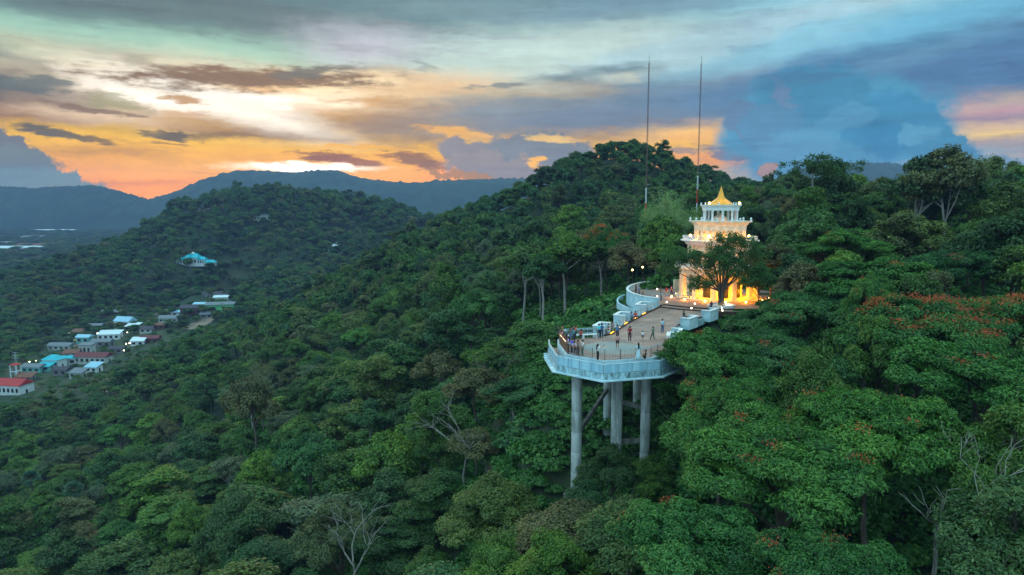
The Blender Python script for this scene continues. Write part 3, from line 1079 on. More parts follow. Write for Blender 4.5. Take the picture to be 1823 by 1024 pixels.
# far
proto('far_round', 'broadleaf_tree', 21, 4.8, 6.0, 5.0, 70, 1.35, 60, .72, .7, 'round', 'leaf_far', r0=.25, nlimb=4)
proto('far_round2', 'broadleaf_tree', 22, 5.4, 5.4, 5.0, 70, 1.40, 60, .72, .7, 'round', 'leaf_far', r0=.25, nlimb=4)
proto('far_loose', 'broadleaf_tree', 23, 4.6, 6.6, 6.0, 60, 1.2, 55, .72, .65, 'loose', 'leaf_far', 'bark_pale', .25, nlimb=5)
proto('far_tall', 'broadleaf_tree', 24, 3.8, 8.0, 4.5, 60, 1.3, 60, .72, .65, 'tall', 'leaf_far', r0=.25, nlimb=3)
proto('bush', 'bush', 31, 1.5, 1.5, .2, 26, .55, 60, .34, .65, 'round', 'leaf_bush', r0=.05, nlimb=3)
proto('bush_far', 'bush', 32, 2.2, 2.0, .2, 20, .9, 26, .75, .7, 'round', 'leaf_bush', r0=.05, nlimb=3)


def put_tree(key, x, y, z, s, sz=None, rot=0.0, name=None, crown_mesh=None):
    p = PROTO[key]
    o = empty(name or p['name'], (x, y, z), rot)
    o.scale = (s * (1 + .14 * math.sin(x * 3.1)), s * (1 + .14 * math.cos(y * 2.3)), sz or s)
    o.rotation_euler = (.09 * math.sin(x * 1.7 + y), .09 * math.cos(x + y * 1.3), rot)
    c = link('crown', p['crown'] if crown_mesh is None else crown_mesh, o)
    c.location.z = p['zc']
    link('trunk', p['trunk'], o)
    if p['flowers']:
        f = link('flowers', p['flowers'], o); f.location.z = p['zc']; f['kind'] = 'stuff'
    if p['pods']:
        f = link('seed_pods', p['pods'], o); f.location.z = p['zc']; f['kind'] = 'stuff'
    return o


# ---- where trees stand
def poly_in(x, y, poly, grow=0.0):
    x = np.asarray(x, float); y = np.asarray(y, float)
    ins = np.zeros(x.shape, bool)
    dmin = np.full(x.shape, 1e9)
    n = len(poly)
    for i in range(n):
        x0, y0 = poly[i]; x1, y1 = poly[(i + 1) % n]
        c = ((y0 > y) != (y1 > y)) & (x < (x1 - x0) * (y - y0) / (y1 - y0 + 1e-12) + x0)
        ins ^= c
        t = np.clip(((x - x0) * (x1 - x0) + (y - y0) * (y1 - y0)) / ((x1 - x0) ** 2 + (y1 - y0) ** 2 + 1e-9), 0, 1)
        dmin = np.minimum(dmin, np.hypot(x - x0 - t * (x1 - x0), y - y0 - t * (y1 - y0)))
    return ins | (dmin < grow)


# things that stay in plain view: an outline in the picture and how far away the thing stands
VIEW = [
 ([(972, 668), (972, 585), (1075, 568), (1092, 562), (1092, 506), (1130, 488), (1210, 470), (1262, 520), (1262, 560), (1190, 600), (1172, 640), (1172, 690)], 66),
 ([(1014, 668), (1040, 668), (1040, 870), (1012, 870)], 68), ([(1068, 668), (1172, 668), (1172, 740), (1150, 800), (1136, 800), (1120, 765), (1070, 765)], 68),
 ([(1100, 566), (1100, 498), (1150, 488), (1195, 488), (1195, 550)], 122), ([(1000, 590), (1000, 552), (1100, 534), (1100, 575)], 90), ([(905, 500), (1100, 500), (1100, 560), (905, 568)], 124),
 ([(905, 590), (972, 585), (1012, 700), (1012, 840), (960, 790), (900, 660)], 72), ([(1530, 905), (1690, 890), (1740, 985), (1560, 1010)], 60), ([(1175, 850), (1260, 830), (1300, 880), (1220, 905)], 60),
 ([(1150, 370), (1150, 335), (1235, 335), (1235, 370)], 142),
 ([(1228, 428), (1236, 325), (1340, 325), (1342, 428)], 104),
 ([(1205, 470), (1345, 470), (1345, 545), (1205, 545)], 104),
 ([(-30, 716), (-30, 660), (40, 640), (90, 592), (200, 560), (330, 545), (420, 520), (430, 552), (285, 612), (205, 660), (70, 705)], 470),
 ([(305, 478), (305, 450), (378, 450), (378, 474)], 650), ([(590, 447), (590, 420), (616, 420), (616, 447)], 640), ([(165, 432), (165, 420), (192, 420), (192, 432)], 700), ([(440, 394), (440, 374), (500, 374), (500, 392)], 700),
 ([(-30, 460), (-30, 436), (80, 436), (80, 455)], 900), ([(40, 424), (40, 406), (160, 406), (160, 422)], 900),
]


def blocks(x, y, z, h, r):
    """True if a tree there would stand in front of, or inside, one of the things kept in view"""
    px, py, d = to_px(x, y, z + h)
    if d < 5:
        return True
    rp = r * .85 * F / d
    bot = to_px(x, y, z + h * .45)[1]
    for poly, dist in VIEW:
        if y > dist * 1.0 + 2:
            continue
        q = [(px, py), (px - rp * .8, py + rp * .45), (px + rp * .8, py + rp * .45), (px, py + rp * .6), (px - rp * .6, bot), (px + rp * .6, bot), (px, bot)]
        if poly_in([a for a, b in q], [b for a, b in q], poly).any():
            return True
    return False


VILLAGE = [hit(px, py)[:2] for px, py in ((-60, 725), (-60, 650), (40, 640), (90, 590), (200, 552), (310, 545), (400, 522), (424, 530), (420, 560), (285, 625), (205, 668), (60, 712))]


def free(x, y, r):
    if math.hypot(x - PAG[0], y - PAG[1]) < 13.6 + r * .35:
        return False
    if poly_in([x], [y], DECK, 1.3 + r * .62)[0]:
        return False
    return True


HOUSES = [(18, 700, 19), (62, 662, 11), (98, 655, 10), (82, 660, 8), (124, 650, 9), (168, 646, 19), (168, 662, 8), (112, 668, 8), (110, 622, 15), (152, 610, 9), (197, 604, 14), (183, 616, 12), (247, 615, 8), (268, 611, 12), (224, 585, 13), (238, 588, 9), (200, 562, 15), (306, 574, 16), (343, 560, 15), (356, 553, 9), (393, 557, 20), (394, 545, 10), (390, 531, 26), (156, 632, 8), (134, 617, 5), (15, 684, 5)]
HOUSE_AT = [(*hit(a, b)[:2], w / 2 + 1.2) for a, b, w in HOUSES]
spots = []
cells = {}
CS = 5.0


def ok_dist(x, y, d):
    k = int(d / CS) + 1
    cx, cy = int(x // CS), int(y // CS)
    for i in range(cx - k, cx + k + 1):
        for j in range(cy - k, cy + k + 1):
            for (a, b, dd) in cells.get((i, j), ()):
                if (a - x) ** 2 + (b - y) ** 2 < (min(d, dd)) ** 2:
                    return False
    return True


def add_spot(x, y, d):
    cells.setdefault((int(x // CS), int(y // CS)), []).append((x, y, d))


trees = []      # (x, y, ground z, height, kind, near?)
# trees set by hand: key, picture x of the trunk, picture y of the crown's top, distance, crown radius, total height or None (down to the ground)
SPECIAL = [
 ('flame_red', 1640, 520, 62, 7.2), ('flame_red', 1790, 512, 64, 6.5), ('flame_a', 1560, 690, 47, 7.2), ('flame_a', 1730, 600, 54, 7.0), ('flame_b', 1330, 700, 50, 6.6),
 ('flame_b', 1270, 590, 64, 6.6), ('flame_b', 1400, 590, 63, 6.4), ('flame_a', 1285, 662, 57, 5.2), ('flame_a', 1400, 740, 45, 6.4), ('flame_b', 1230, 905, 39, 5.2), ('flame_a', 1460, 935, 34, 4.6),
 ('flame_b', 1560, 460, 84, 8.5), ('flame_b', 1440, 520, 76, 7.5), ('flame_a', 1700, 440, 92, 8.0), ('flame_b', 1500, 410, 104, 8.0),
 ('near_loose', 1790, 720, 42, 5.0), ('near_loose', 1810, 850, 35, 4.4), ('near_round', 1125, 900, 49, 4.2), ('near_round', 1000, 965, 46, 4.0), ('near_round', 880, 860, 66, 5.2),
 ('near_loose', 1085, 790, 63, 3.4), ('near_round', 1042, 862, 60, 2.5), ('near_loose', 1010, 880, 61, 2.2), ('near_round', 1150, 820, 62, 3.0), ('flame_red', 1085, 396, 146, 6.0), ('mid_rust', 1045, 402, 150, 5.2), ('mid_round', 1378, 432, 106, 4.4), ('mid_round2', 1420, 455, 100, 4.6), ('mid_round', 1352, 470, 101, 2.4), ('mid_round', 1182, 430, 124, 4.2), ('mid_loose', 1710, 255, 122, 8.6), ('mid_loose', 1625, 275, 126, 7.6), ('mid_loose', 1480, 280, 148, 7.0), ('mid_loose', 1790, 320, 118, 7.0),
 ('mid_tall', 810, 480, 150, 4.6), ('mid_trunky', 1010, 420, 134, 5.6), ('mid_trunky', 930, 425, 140, 5.6), ('mid_trunky', 1075, 425, 136, 5.2), ('mid_rust', 1120, 425, 130, 5.2), ('mid_trunky', 970, 450, 130, 5.0),
 ('mid_rust', 1160, 440, 128, 5.0), ('mid_round', 610, 800, 98, 5.2), ('mid_rust', 450, 660, 140, 5.4), ('near_round', 420, 880, 92, 5.5), ('near_loose', 600, 900, 74, 5.0), ('near_tall', 790, 700, 92, 4.2),
]
FX = []
for key, px, py, Y, r in SPECIAL:
    x, y, z = at_y(px, py, Y)
    g = ground_z(x, y)
    if not free(x, y, 1.0):
        g = min(g, z - 8)
    h = max(z - g, 6.0)
    FX.append((x, y, z - h, h, key, r))
    add_spot(x, y, r * 1.35)


def scatter(n, y0, y1, spacing, half):
    """tries n spots in the wedge seen by the camera"""
    rr = np.random.default_rng(int(y0) + 17)
    Y = np.sqrt(rr.uniform(max(y0, 1) ** 2, y1 ** 2, n))
    U = rr.uniform(-half, half, n)
    X = Y * U
    Z, H = land(X, Y)
    out = []
    for x, y, z, h in zip(X, Y, Z, H):
        sp = spacing * rr.uniform(.85, 1.3)
        if not ok_dist(x, y, sp):
            continue
        out.append((x, y, z, h, sp))
        add_spot(x, y, sp)
    return out


def settle(lst, keys, wts, rr):
    for x, y, z, h, sp in lst:
        key = rr.choice(keys, p=wts)
        if key == 'flame_b' and x < 12:
            key = 'near_round'
        q = rr.random()
        hh = h * (rr.uniform(.62, .9) if q < .3 else (rr.uniform(.9, 1.15) if q < .85 else rr.uniform(1.15, 1.45 if y < 250 else 1.22))) + .8
        r = sp * rr.uniform(.50, .74) * (1.25 if key == 'mid_big' else 1)
        if y > 780:
            w_ = rr.uniform(.75, 1.45)
            hh *= w_
            r *= w_
        if key in ('mid_tall', 'far_tall', 'near_tall'):
            hh *= 1.15
        if not free(x, y, r):
            continue
        if poly_in([x], [y], VILLAGE, 3)[0]:
            if rr.random() < .08:
                continue
            hh *= .6
            r *= .8
        if blocks(x, y, z, hh, r):
            hh *= .5
            r *= .7
            if 300 < y < 600 and rr.random() < .97 and min(math.hypot(x - a, y - b) - w for a, b, w in HOUSE_AT) > r * .9:
                trees.append((x, y, z, min(hh, 4.6), key, min(r, 2.8)))
                continue
            if hh < 2.6 or blocks(x, y, z, hh, r):
                continue
        trees.append((x, y, z, hh, key, r))


rr = np.random.default_rng(99)
settle(scatter(900, 24, 80, 6.3, 1.0), ['near_round', 'near_loose', 'near_tall', 'flame_b'], [.42, .26, .16, .16], rr)
settle(scatter(6000, 80, 250, 7.6, .88), ['mid_round', 'mid_round2', 'mid_loose', 'mid_tall', 'mid_layer', 'mid_rust', 'mid_grey', 'mid_big', 'mid_trunky'], [.22, .20, .12, .12, .04, .05, .07, .11, .07], rr)
settle(scatter(18000, 250, 450, 6.8, .84), ['far_round', 'far_round2', 'far_loose', 'far_tall'], [.32, .32, .20, .16], rr)
far_n = len(trees)
settle(scatter(80000, 450, 1150, 9.0, .84), ['far_round', 'far_round2', 'far_loose', 'far_tall'], [.32, .32, .22, .14], rr)
plain = scatter(7000, 1150, 2600, 22.0, .84)
trees += [(x, y, z, 13, 'far_round2', 15) for x, y, z, h, sp in plain if not blocks(x, y, z, 13, 12)]
print('trees', len(trees), far_n)

# ---- the 300 that show largest become trees of their own
PLACES_X = [(150, 'far left'), (420, 'left'), (700, 'left of the middle'), (960, 'middle'), (1240, 'right of the middle'), (1550, 'right'), (9999, 'far right')]


def rank(t):
    x, y, z, h, key, r = t
    px, py, d = to_px(x, y, z + h * .75)
    if d < 5 or px < -30 or px > 1853 or py < 0 or py > 1060:
        return 1e9
    return d / r
allt = FX + trees
order = sorted(range(len(trees)), key=lambda i: rank(trees[i]))
NIND = 262
single = [trees[i] for i in order[:NIND] if rank(trees[i]) < 1e9]
rest = [trees[i] for i in order[NIND:]] + [trees[i] for i in order[:NIND] if rank(trees[i]) >= 1e9]


def region(x, y, z, h):
    px, py, d = to_px(x, y, z + h * .7)
    if px > 1180:
        if py > 900: a = 'on the bottom edge'
        elif py > 740: a = 'low right of the deck pillars'
        elif py > 600: a = 'below the pagoda terrace'
        elif py > 480: a = 'right of the pagoda terrace'
        elif py > 380: a = 'on the ridge right of the pagoda'
        else: a = 'on the skyline right of the pagoda'
        b = 'near the right edge' if px > 1620 else ('midway to the edge' if px > 1400 else 'nearest the pagoda')
    elif px > 860:
        if py > 900: a = 'on the bottom edge below the deck'
        elif py > 700: a = 'beside the deck pillars'
        elif py > 560: a = 'left of the viewing deck'
        elif py > 440: a = 'left of the curved terrace'
        else: a = 'below the conical hill'
        b = 'left side' if px < 1000 else 'walkway side'
    else:
        if py > 930: a = 'on the bottom edge'
        elif py > 820: a = 'low on the near hillside'
        elif py > 720: a = 'halfway down the near hillside'
        elif py > 620: a = 'on the near hillside'
        elif py > 520: a = 'high on the near hillside'
        else: a = 'near the saddle'
        b = 'in the left corner' if px < 150 else ('near the left edge' if px < 320 else ('left of centre' if px < 560 else 'next to the ravine'))
    return a, b


FORM = {'near_round': 'round-crowned', 'near_loose': 'open-crowned', 'near_tall': 'tall narrow', 'mid_round': 'round-crowned', 'mid_round2': 'broad domed', 'mid_loose': 'open-crowned', 'mid_tall': 'tall narrow',
        'mid_layer': 'flat-topped', 'mid_trunky': 'tall bare-trunked', 'mid_rust': 'brownish thin-leaved', 'mid_grey': 'greyish airy', 'mid_big': 'big dense', 'flame_a': 'feathery', 'flame_b': 'feathery', 'flame_red': 'orange-flowering',
        'far_round': 'small round', 'far_round2': 'small domed', 'far_loose': 'small open', 'far_tall': 'small slender'}
recs = []
for t in FX + single:
    x, y, z, h, key, r = t
    p = PROTO[key]
    s = r / p['r']
    o = put_tree(key, x, y, z, s, h / p['h'], rr.uniform(0, 6.28))
    if key == 'mid_layer':
        pass
    o['category'] = 'tree'
    px, py, d = to_px(x, y, z + h * .7)
    recs.append((o, key, region(x, y, z, h), px, py, r * F / d))
groups = {}
for rec in recs:
    noun = 'flame tree' if rec[1].startswith('flame') else 'tree'
    groups.setdefault((FORM[rec[1]], noun, rec[2]), []).append(rec)
ORD = ['first', 'second', 'third', 'fourth', 'fifth', 'sixth', 'seventh', 'eighth', 'ninth', 'tenth', 'eleventh', 'twelfth']
for (form, noun, (a, b)), L in groups.items():
    base_ = f"{form} {noun} {a}, {b}"
    L.sort(key=lambda q: q[3])
    for i, q in enumerate(L):
        if len(L) == 1:
            lab = base_
        elif i == 0:
            lab = 'leftmost ' + base_
        elif i == len(L) - 1:
            lab = 'rightmost ' + base_
        elif len(L) == 3:
            lab = 'middle ' + base_
        else:
            lab = f"{base_}, {ORD[min(i, 11)]} from left"
        if len(lab.split()) > 16:
            lab = lab.replace('on the bottom edge below the deck', 'at the bottom below the deck').replace(' from left', '').replace('on the ridge right of', 'on the ridge by')
            print('LONG', len(lab.split()), lab)
        q[0]['label'] = lab
        q[0]['group'] = 'trees ' + a


# ---- the rest of the forest is one mass, scattered with geometry nodes
def scatter_nodes(name, items, keys, label, kind='stuff'):
    """items: (x, y, z, scale xy, scale z, key index)"""
    A = np.array(items, float)
    me = bpy.data.meshes.new(name)
    me.vertices.add(len(A))
    me.vertices.foreach_set('co', A[:, :3].astype(np.float32).ravel())
    at = me.attributes.new('tree_scale', 'FLOAT_VECTOR', 'POINT')
    at.data.foreach_set('vector', np.stack([A[:, 3], A[:, 3], A[:, 4]], -1).astype(np.float32).ravel())
    at = me.attributes.new('tree_turn', 'FLOAT_VECTOR', 'POINT')
    rot = np.zeros((len(A), 3), np.float32); rot[:, 2] = np.random.default_rng(5).uniform(0, 6.28, len(A)); rot[:, :2] = np.random.default_rng(6).normal(0, .06, (len(A), 2))
    at.data.foreach_set('vector', rot.ravel())
    at = me.attributes.new('tree_pick', 'INT', 'POINT')
    at.data.foreach_set('value', A[:, 5].astype(np.int32))
    me.update()
    o = link(name, me)
    tag(o, label, kind=kind)
    coll = bpy.data.collections.new(name + '_kinds')
    for i, k in enumerate(keys):
        p = PROTO[k]
        # crown and trunk in one source mesh
        nv = []; 
        cm, tm = p['crown'], p['trunk']
        src = bpy.data.meshes.new('source_' + k)
        bm = bmesh.new()
        bm.from_mesh(cm)
        for v in bm.verts:
            v.co.z += p['zc']
        nf = len(bm.faces)
        bm.from_mesh(tm)
        bm.faces.ensure_lookup_table()
        for f in bm.faces[nf:]:
            f.material_index = 1
        bm.to_mesh(src); bm.free()
        src.materials.clear()
        src.materials.append(cm.materials[0]); src.materials.append(tm.materials[0])
        so = bpy.data.objects.new('%02d_%s' % (i, k), src)
        coll.objects.link(so)
    ng = bpy.data.node_groups.new(name + '_nodes', 'GeometryNodeTree')
    ng.interface.new_socket('Geometry', in_out='INPUT', socket_type='NodeSocketGeometry')
    ng.interface.new_socket('Geometry', in_out='OUTPUT', socket_type='NodeSocketGeometry')
    N, Lk = ng.nodes, ng.links
    gi, go = N.new('NodeGroupInput'), N.new('NodeGroupOutput')
    ci = N.new('GeometryNodeCollectionInfo')
    ci.inputs['Collection'].default_value = coll
    ci.inputs['Separate Children'].default_value = True
    ci.inputs['Reset Children'].default_value = True
    ip = N.new('GeometryNodeInstanceOnPoints')
    ip.inputs['Pick Instance'].default_value = True

    def attr(nm, ty):
        a = N.new('GeometryNodeInputNamedAttribute')
        a.data_type = ty
        a.inputs[0].default_value = nm
        return a.outputs[0]
    Lk.new(gi.outputs[0], ip.inputs['Points'])
    Lk.new(ci.outputs[0], ip.inputs['Instance'])
    Lk.new(attr('tree_pick', 'INT'), ip.inputs['Instance Index'])
    Lk.new(attr('tree_scale', 'FLOAT_VECTOR'), ip.inputs['Scale'])
    e2r = N.new('FunctionNodeEulerToRotation')
    Lk.new(attr('tree_turn', 'FLOAT_VECTOR'), e2r.inputs[0])
    Lk.new(e2r.outputs[0], ip.inputs['Rotation'])
    Lk.new(ip.outputs[0], go.inputs[0])
    md = o.modifiers.new('scatter', 'NODES')
    md.node_group = ng
    return o


keys_all = ['mid_round', 'mid_round2', 'mid_loose', 'mid_tall', 'mid_layer', 'mid_rust', 'mid_grey', 'mid_big', 'mid_trunky', 'far_round', 'far_round2', 'far_loose', 'far_tall']
items = []
for x, y, z, h, key, r in rest:
    if key.startswith('near'):
        key = key.replace('near', 'mid')
    if key.startswith('flame'):
        key = 'mid_round'
    p = PROTO[key]
    items.append((x, y, z, r / p['r'], h / p['h'], keys_all.index(key)))
scatter_nodes('distant_forest', items, keys_all, 'unbroken woods covering the valley sides and the hills behind')

# undergrowth and creepers on the slopes
cells = {}
und = []
rb = np.random.default_rng(41)
n = 45000
Y = np.sqrt(rb.uniform(22 ** 2, 200 ** 2, n)); X = Y * rb.uniform(-.9, .95, n)
Z, H = land(X, Y)
for x, y, z in zip(X, Y, Z):
    if poly_in([x], [y], DECK, .3)[0] and z > -4.5:
        continue
    if math.hypot(x - PAG[0], y - PAG[1]) < 14.2:
        continue
    if 14 < x < 24 and 98 < y < 126 and z > -5:
        z -= 1.2
    sp = 1.5 if y < 120 else 2.4
    if not ok_dist(x, y, sp):
        continue
    add_spot(x, y, sp)
    k = 0 if y < 120 else 1
    s = rb.uniform(.7, 1.5)
    if z > -4 and poly_in([x], [y], DECK, 2.5)[0]:
        s = .5
    und.append((x, y, z - .2, s, s * rb.uniform(.6, 1.2), k))
scatter_nodes('undergrowth', und, ['bush', 'bush_far'], 'creepers and low bushes covering the steep slopes between the trees')
print('undergrowth', len(und))

# ------------------------------------------------------------------ materials of the built things
M['white_wall'] = mat('painted_concrete_pale_blue', (196, 222, 232), 0.75, scale=1.1, rgb2=(160, 196, 212), bump=0.15)
M['stained'] = mat('stained_painted_concrete', (176, 212, 226), 0.8, scale=3.2, rgb2=(84, 108, 110), stretch=(1, 1, .3))
M['panel'] = mat('parapet_panel_paint', (172, 212, 230), 0.5, scale=2.2, rgb2=(132, 182, 206), stretch=(1, 1, .15))
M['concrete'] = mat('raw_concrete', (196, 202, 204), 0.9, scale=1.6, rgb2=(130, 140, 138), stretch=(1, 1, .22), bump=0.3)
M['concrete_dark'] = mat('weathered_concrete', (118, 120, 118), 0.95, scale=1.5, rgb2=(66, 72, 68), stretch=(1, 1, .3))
M['paving'] = mat('red_brown_paving', (170, 140, 128), 0.85, scale=.5, rgb2=(146, 124, 118))
def joints_on(m, sx, sy, depth=.75, mortar=.03):
    nt = m.node_tree
    b = nt.nodes['Principled BSDF']
    src = b.inputs['Base Color'].links[0].from_socket
    t = nt.nodes.new('ShaderNodeTexCoord')
    br = nt.nodes.new('ShaderNodeTexBrick')
    br.inputs['Scale'].default_value = 1.0
    br.inputs['Brick Width'].default_value = sx
    br.inputs['Row Height'].default_value = sy
    br.inputs['Mortar Size'].default_value = mortar
    br.inputs['Color1'].default_value = (1, 1, 1, 1)
    br.inputs['Color2'].default_value = (.86, .86, .88, 1)
    br.inputs['Mortar'].default_value = (depth * .8, depth * .8, depth * .8, 1)
    nt.links.new(t.outputs['Object'], br.inputs['Vector'])
    mx = nt.nodes.new('ShaderNodeMix'); mx.data_type = 'RGBA'; mx.blend_type = 'MULTIPLY'
    mx.inputs[0].default_value = 1
    nt.links.new(src, mx.inputs[6]); nt.links.new(br.outputs[0], mx.inputs[7])
    n2 = nt.nodes.new('ShaderNodeTexNoise'); n2.inputs['Scale'].default_value = .35; n2.inputs['Detail'].default_value = 6
    nt.links.new(t.outputs['Object'], n2.inputs['Vector'])
    mr = nt.nodes.new('ShaderNodeMapRange'); mr.inputs[1].default_value = .35; mr.inputs[2].default_value = .65; mr.inputs[3].default_value = .78; mr.inputs[4].default_value = 1.08
    nt.links.new(n2.outputs[0], mr.inputs[0])
    m2 = nt.nodes.new('ShaderNodeMix'); m2.data_type = 'RGBA'; m2.blend_type = 'MULTIPLY'; m2.inputs[0].default_value = 1
    nt.links.new(mx.outputs[2], m2.inputs[6]); nt.links.new(mr.outputs[0], m2.inputs[7])
    nt.links.new(m2.outputs[2], b.inputs['Base Color'])


joints_on(M['paving'], 1.2, 1.2)
M['paving_blue'] = mat('pale_painted_circle', (150, 146, 142), 0.8, scale=.8, rgb2=(132, 138, 138))
M['metal'] = mat('steel_rail', (150, 176, 190), 0.35, metal=0.6)
M['metal_dark'] = mat('dark_rail', (52, 56, 62), 0.5, metal=0.4)
M['curb'] = mat('dark_kerb', (66, 50, 46), 0.8, var=.3, scale=3)
M['wood'] = mat('brown_fascia', (92, 70, 58), 0.8, var=.35, scale=2)
M['cream'] = mat('cream_plaster', (232, 222, 200), 0.75, scale=1.5, rgb2=(206, 194, 170), bump=.1)
M['leaf_terrace'] = leaf_mat('leaves_terrace', [(0.055, 0.15, 0.035), (0.06, 0.16, 0.04)], leafvar=.4)
M['white'] = mat('white_paint', (224, 228, 232), 0.6, var=.1, scale=2)
M['gold'] = mat('gold_roof', (226, 168, 70), 0.4, metal=0.35, var=.2, scale=5)
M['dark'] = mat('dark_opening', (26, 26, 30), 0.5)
M['lamp'] = mat('lamp_warm', (255, 220, 170), .5, emit=(255, 196, 110), estr=14)
M['lamp_white'] = mat('lamp_white', (255, 240, 220), .5, emit=(255, 236, 196), estr=12)
M['led'] = mat('led_strip_amber', (255, 180, 60), .5, emit=(255, 168, 40), estr=3.0)
M['led_pale'] = mat('led_strip_pale', (255, 220, 180), .5, emit=(255, 208, 160), estr=1.6)
M['red_paint'] = mat('mast_red', (206, 62, 44), .6)
M['mast_worn'] = mat('mast_worn', (112, 84, 84), .7)
M['white_mast'] = mat('mast_white', (214, 222, 228), .6)


def light(x, y, z, w, rgb=(255, 170, 70), rad=.12):
    d = bpy.data.lights.new('lamp_light', 'POINT')
    d.energy = w
    d.color = lin(rgb)
    d.shadow_soft_size = rad
    o = bpy.data.objects.new('lamp_light', d)
    COL.objects.link(o)
    o.location = (x, y, z)
    return o


def offset(path, d, closed=False):
    P = [Vector(p) for p in path]
    n = len(P)
    out = []
    for i in range(n):
        a = P[i - 1] if (i > 0 or closed) else None
        c = P[(i + 1) % n] if (i < n - 1 or closed) else None
        d1 = (P[i] - a).normalized() if a is not None else None
        d2 = (c - P[i]).normalized() if c is not None else None
        t = ((d1 or d2) + (d2 or d1)).normalized()
        k = 1.0
        if d1 and d2:
            k = 1 / max(.5, t.dot(d1))
        out.append(tuple(P[i] + Vector((-t.y, t.x)) * d * k))
    return out


# ------------------------------------------------------------------ the viewing deck on its tall pillars
deck = empty('viewing_deck', (11, 71, -16))
tag(deck, 'viewing deck with pale blue parapet on tall concrete pillars, and its walkway', 'viewing platform')


def dpart(mb, name, mats, smooth=False, label=None, kind=None):
    o = mb.build(name, mats, deck, smooth)
    o.matrix_parent_inverse = Matrix.Translation((-11, -71, 16))
    if label:
        o['label'] = label
    if kind:
        o['kind'] = kind
    return o


dpart(MB().prism(DECK, -.45, 0.0), 'floor_slab', M['paving'])
circ = [(10.7 + 3.2 * math.cos(a), 71.1 + 3.2 * math.sin(a)) for a in np.linspace(0, 2 * math.pi, 48, endpoint=False)]
dpart(MB().prism(circ, .003, .006), 'painted_circle', M['paving_blue'])
FRONT = DECK[:8]                      # left back, round the front, to the right side
FRONT = [(5.3, 76.0), (5.2, 73.6), (5.65, 68.3), (9.05, 65.3), (13.9, 66.7), (16.7, 70.2), (17.4, 74.6)]
ring_in = offset(FRONT, -.12)
ring_mid = offset(FRONT, -1.0)
ring_out = offset(FRONT, -1.6)
# fascia under the floor edge, outer gallery floor, parapet, projecting ledge
m = MB().wall(FRONT, .16, -1.04, -.02, side=-.08)
dpart(m, 'fascia', M['white_wall'])
m = MB()
for i in range(len(FRONT) - 1):
    m.prism([FRONT[i], FRONT[i + 1], ring_mid[i + 1], ring_mid[i]], -1.24, -1.04)
dpart(m, 'gallery_floor', M['paving'])
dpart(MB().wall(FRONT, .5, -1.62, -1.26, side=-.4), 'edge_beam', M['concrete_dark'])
m = MB().wall(FRONT, .22, -1.60, -1.06, side=-1.12)
dpart(m, 'ledge_wall', M['stained'])
m = MB().wall(FRONT, .62, -1.74, -1.62, side=-1.36)
dpart(m, 'bottom_ledge', M['white_wall'])
m = MB()
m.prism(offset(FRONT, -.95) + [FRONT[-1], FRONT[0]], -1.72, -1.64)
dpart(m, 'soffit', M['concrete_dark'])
# ladder-like ribs on the projecting ledge at the left
for i in range(6):
    a = Vector(ring_out[1]).lerp(Vector(ring_out[2]), (i + .5) / 6) if i < 4 else Vector(ring_out[0]).lerp(Vector(ring_out[1]), (i - 3.5) / 2)
    dpart(MB().box((a.x + .1, a.y, -1.58), (.5, .12, .08), rz=.1), 'rib', M['white_wall'])
# parapet panels with posts and a rail on top
pan_path = offset(FRONT, -1.12)
for i in range(len(pan_path) - 1):
    a, b = Vector(pan_path[i]), Vector(pan_path[i + 1])
    L = (b - a).length
    n = max(1, round(L / 1.45))
    for k in range(n):
        p0 = a.lerp(b, k / n + .02 / L); p1 = a.lerp(b, (k + 1) / n - .02 / L)
        c = (p0 + p1) / 2
        dpart(MB().box((c.x, c.y, -.58), ((p1 - p0).length, .05, .84), rz=math.atan2((b - a).y, (b - a).x)), 'parapet_panel', M['panel'])
    for k in range(n + 1):
        p = a.lerp(b, k / n)
        if k < n or i == len(pan_path) - 2:
            out = (Vector((b - a).normalized().y, 0)) if False else None
            dpart(MB().tube([(p.x, p.y, -1.04), (p.x, p.y, -.1)], .045, 6), 'post', M['metal'])
dpart(MB().tube([(p[0], p[1], -.13) for p in pan_path], .055, 8), 'top_rail', M['white_wall'])
dpart(MB().tube([(p[0], p[1], -.02) for p in offset(FRONT, -1.04)], .03, 6), 'hand_rail', M['metal'])

# guard rail round the floor: front part of fine balusters
gr = offset(FRONT[2:], .10)
m = MB()
bal = MB()
posts = MB()
for z in (1.05, .92, .12):
    m.tube([(p[0], p[1], z) for p in gr], .028 if z > 1 else .018, 6)
dpart(m, 'guard_rail', M['metal'])
for i in range(len(gr) - 1):
    a, b = Vector(gr[i]), Vector(gr[i + 1])
    n = int((b - a).length / .16)
    for k in range(n):
        p = a.lerp(b, k / n)
        bal.tube([(p.x, p.y, .12), (p.x, p.y, .92)], .010, 4, cap=False)
    n = max(2, round((b - a).length / 1.5))
    for k in range(n):
        p = a.lerp(b, k / n)
        dpart(MB().tube([(p.x, p.y, 0), (p.x, p.y, 1.05)], .032, 6), 'post', M['metal_dark'])
dpart(bal, 'balusters', M['metal_dark'], kind='stuff')
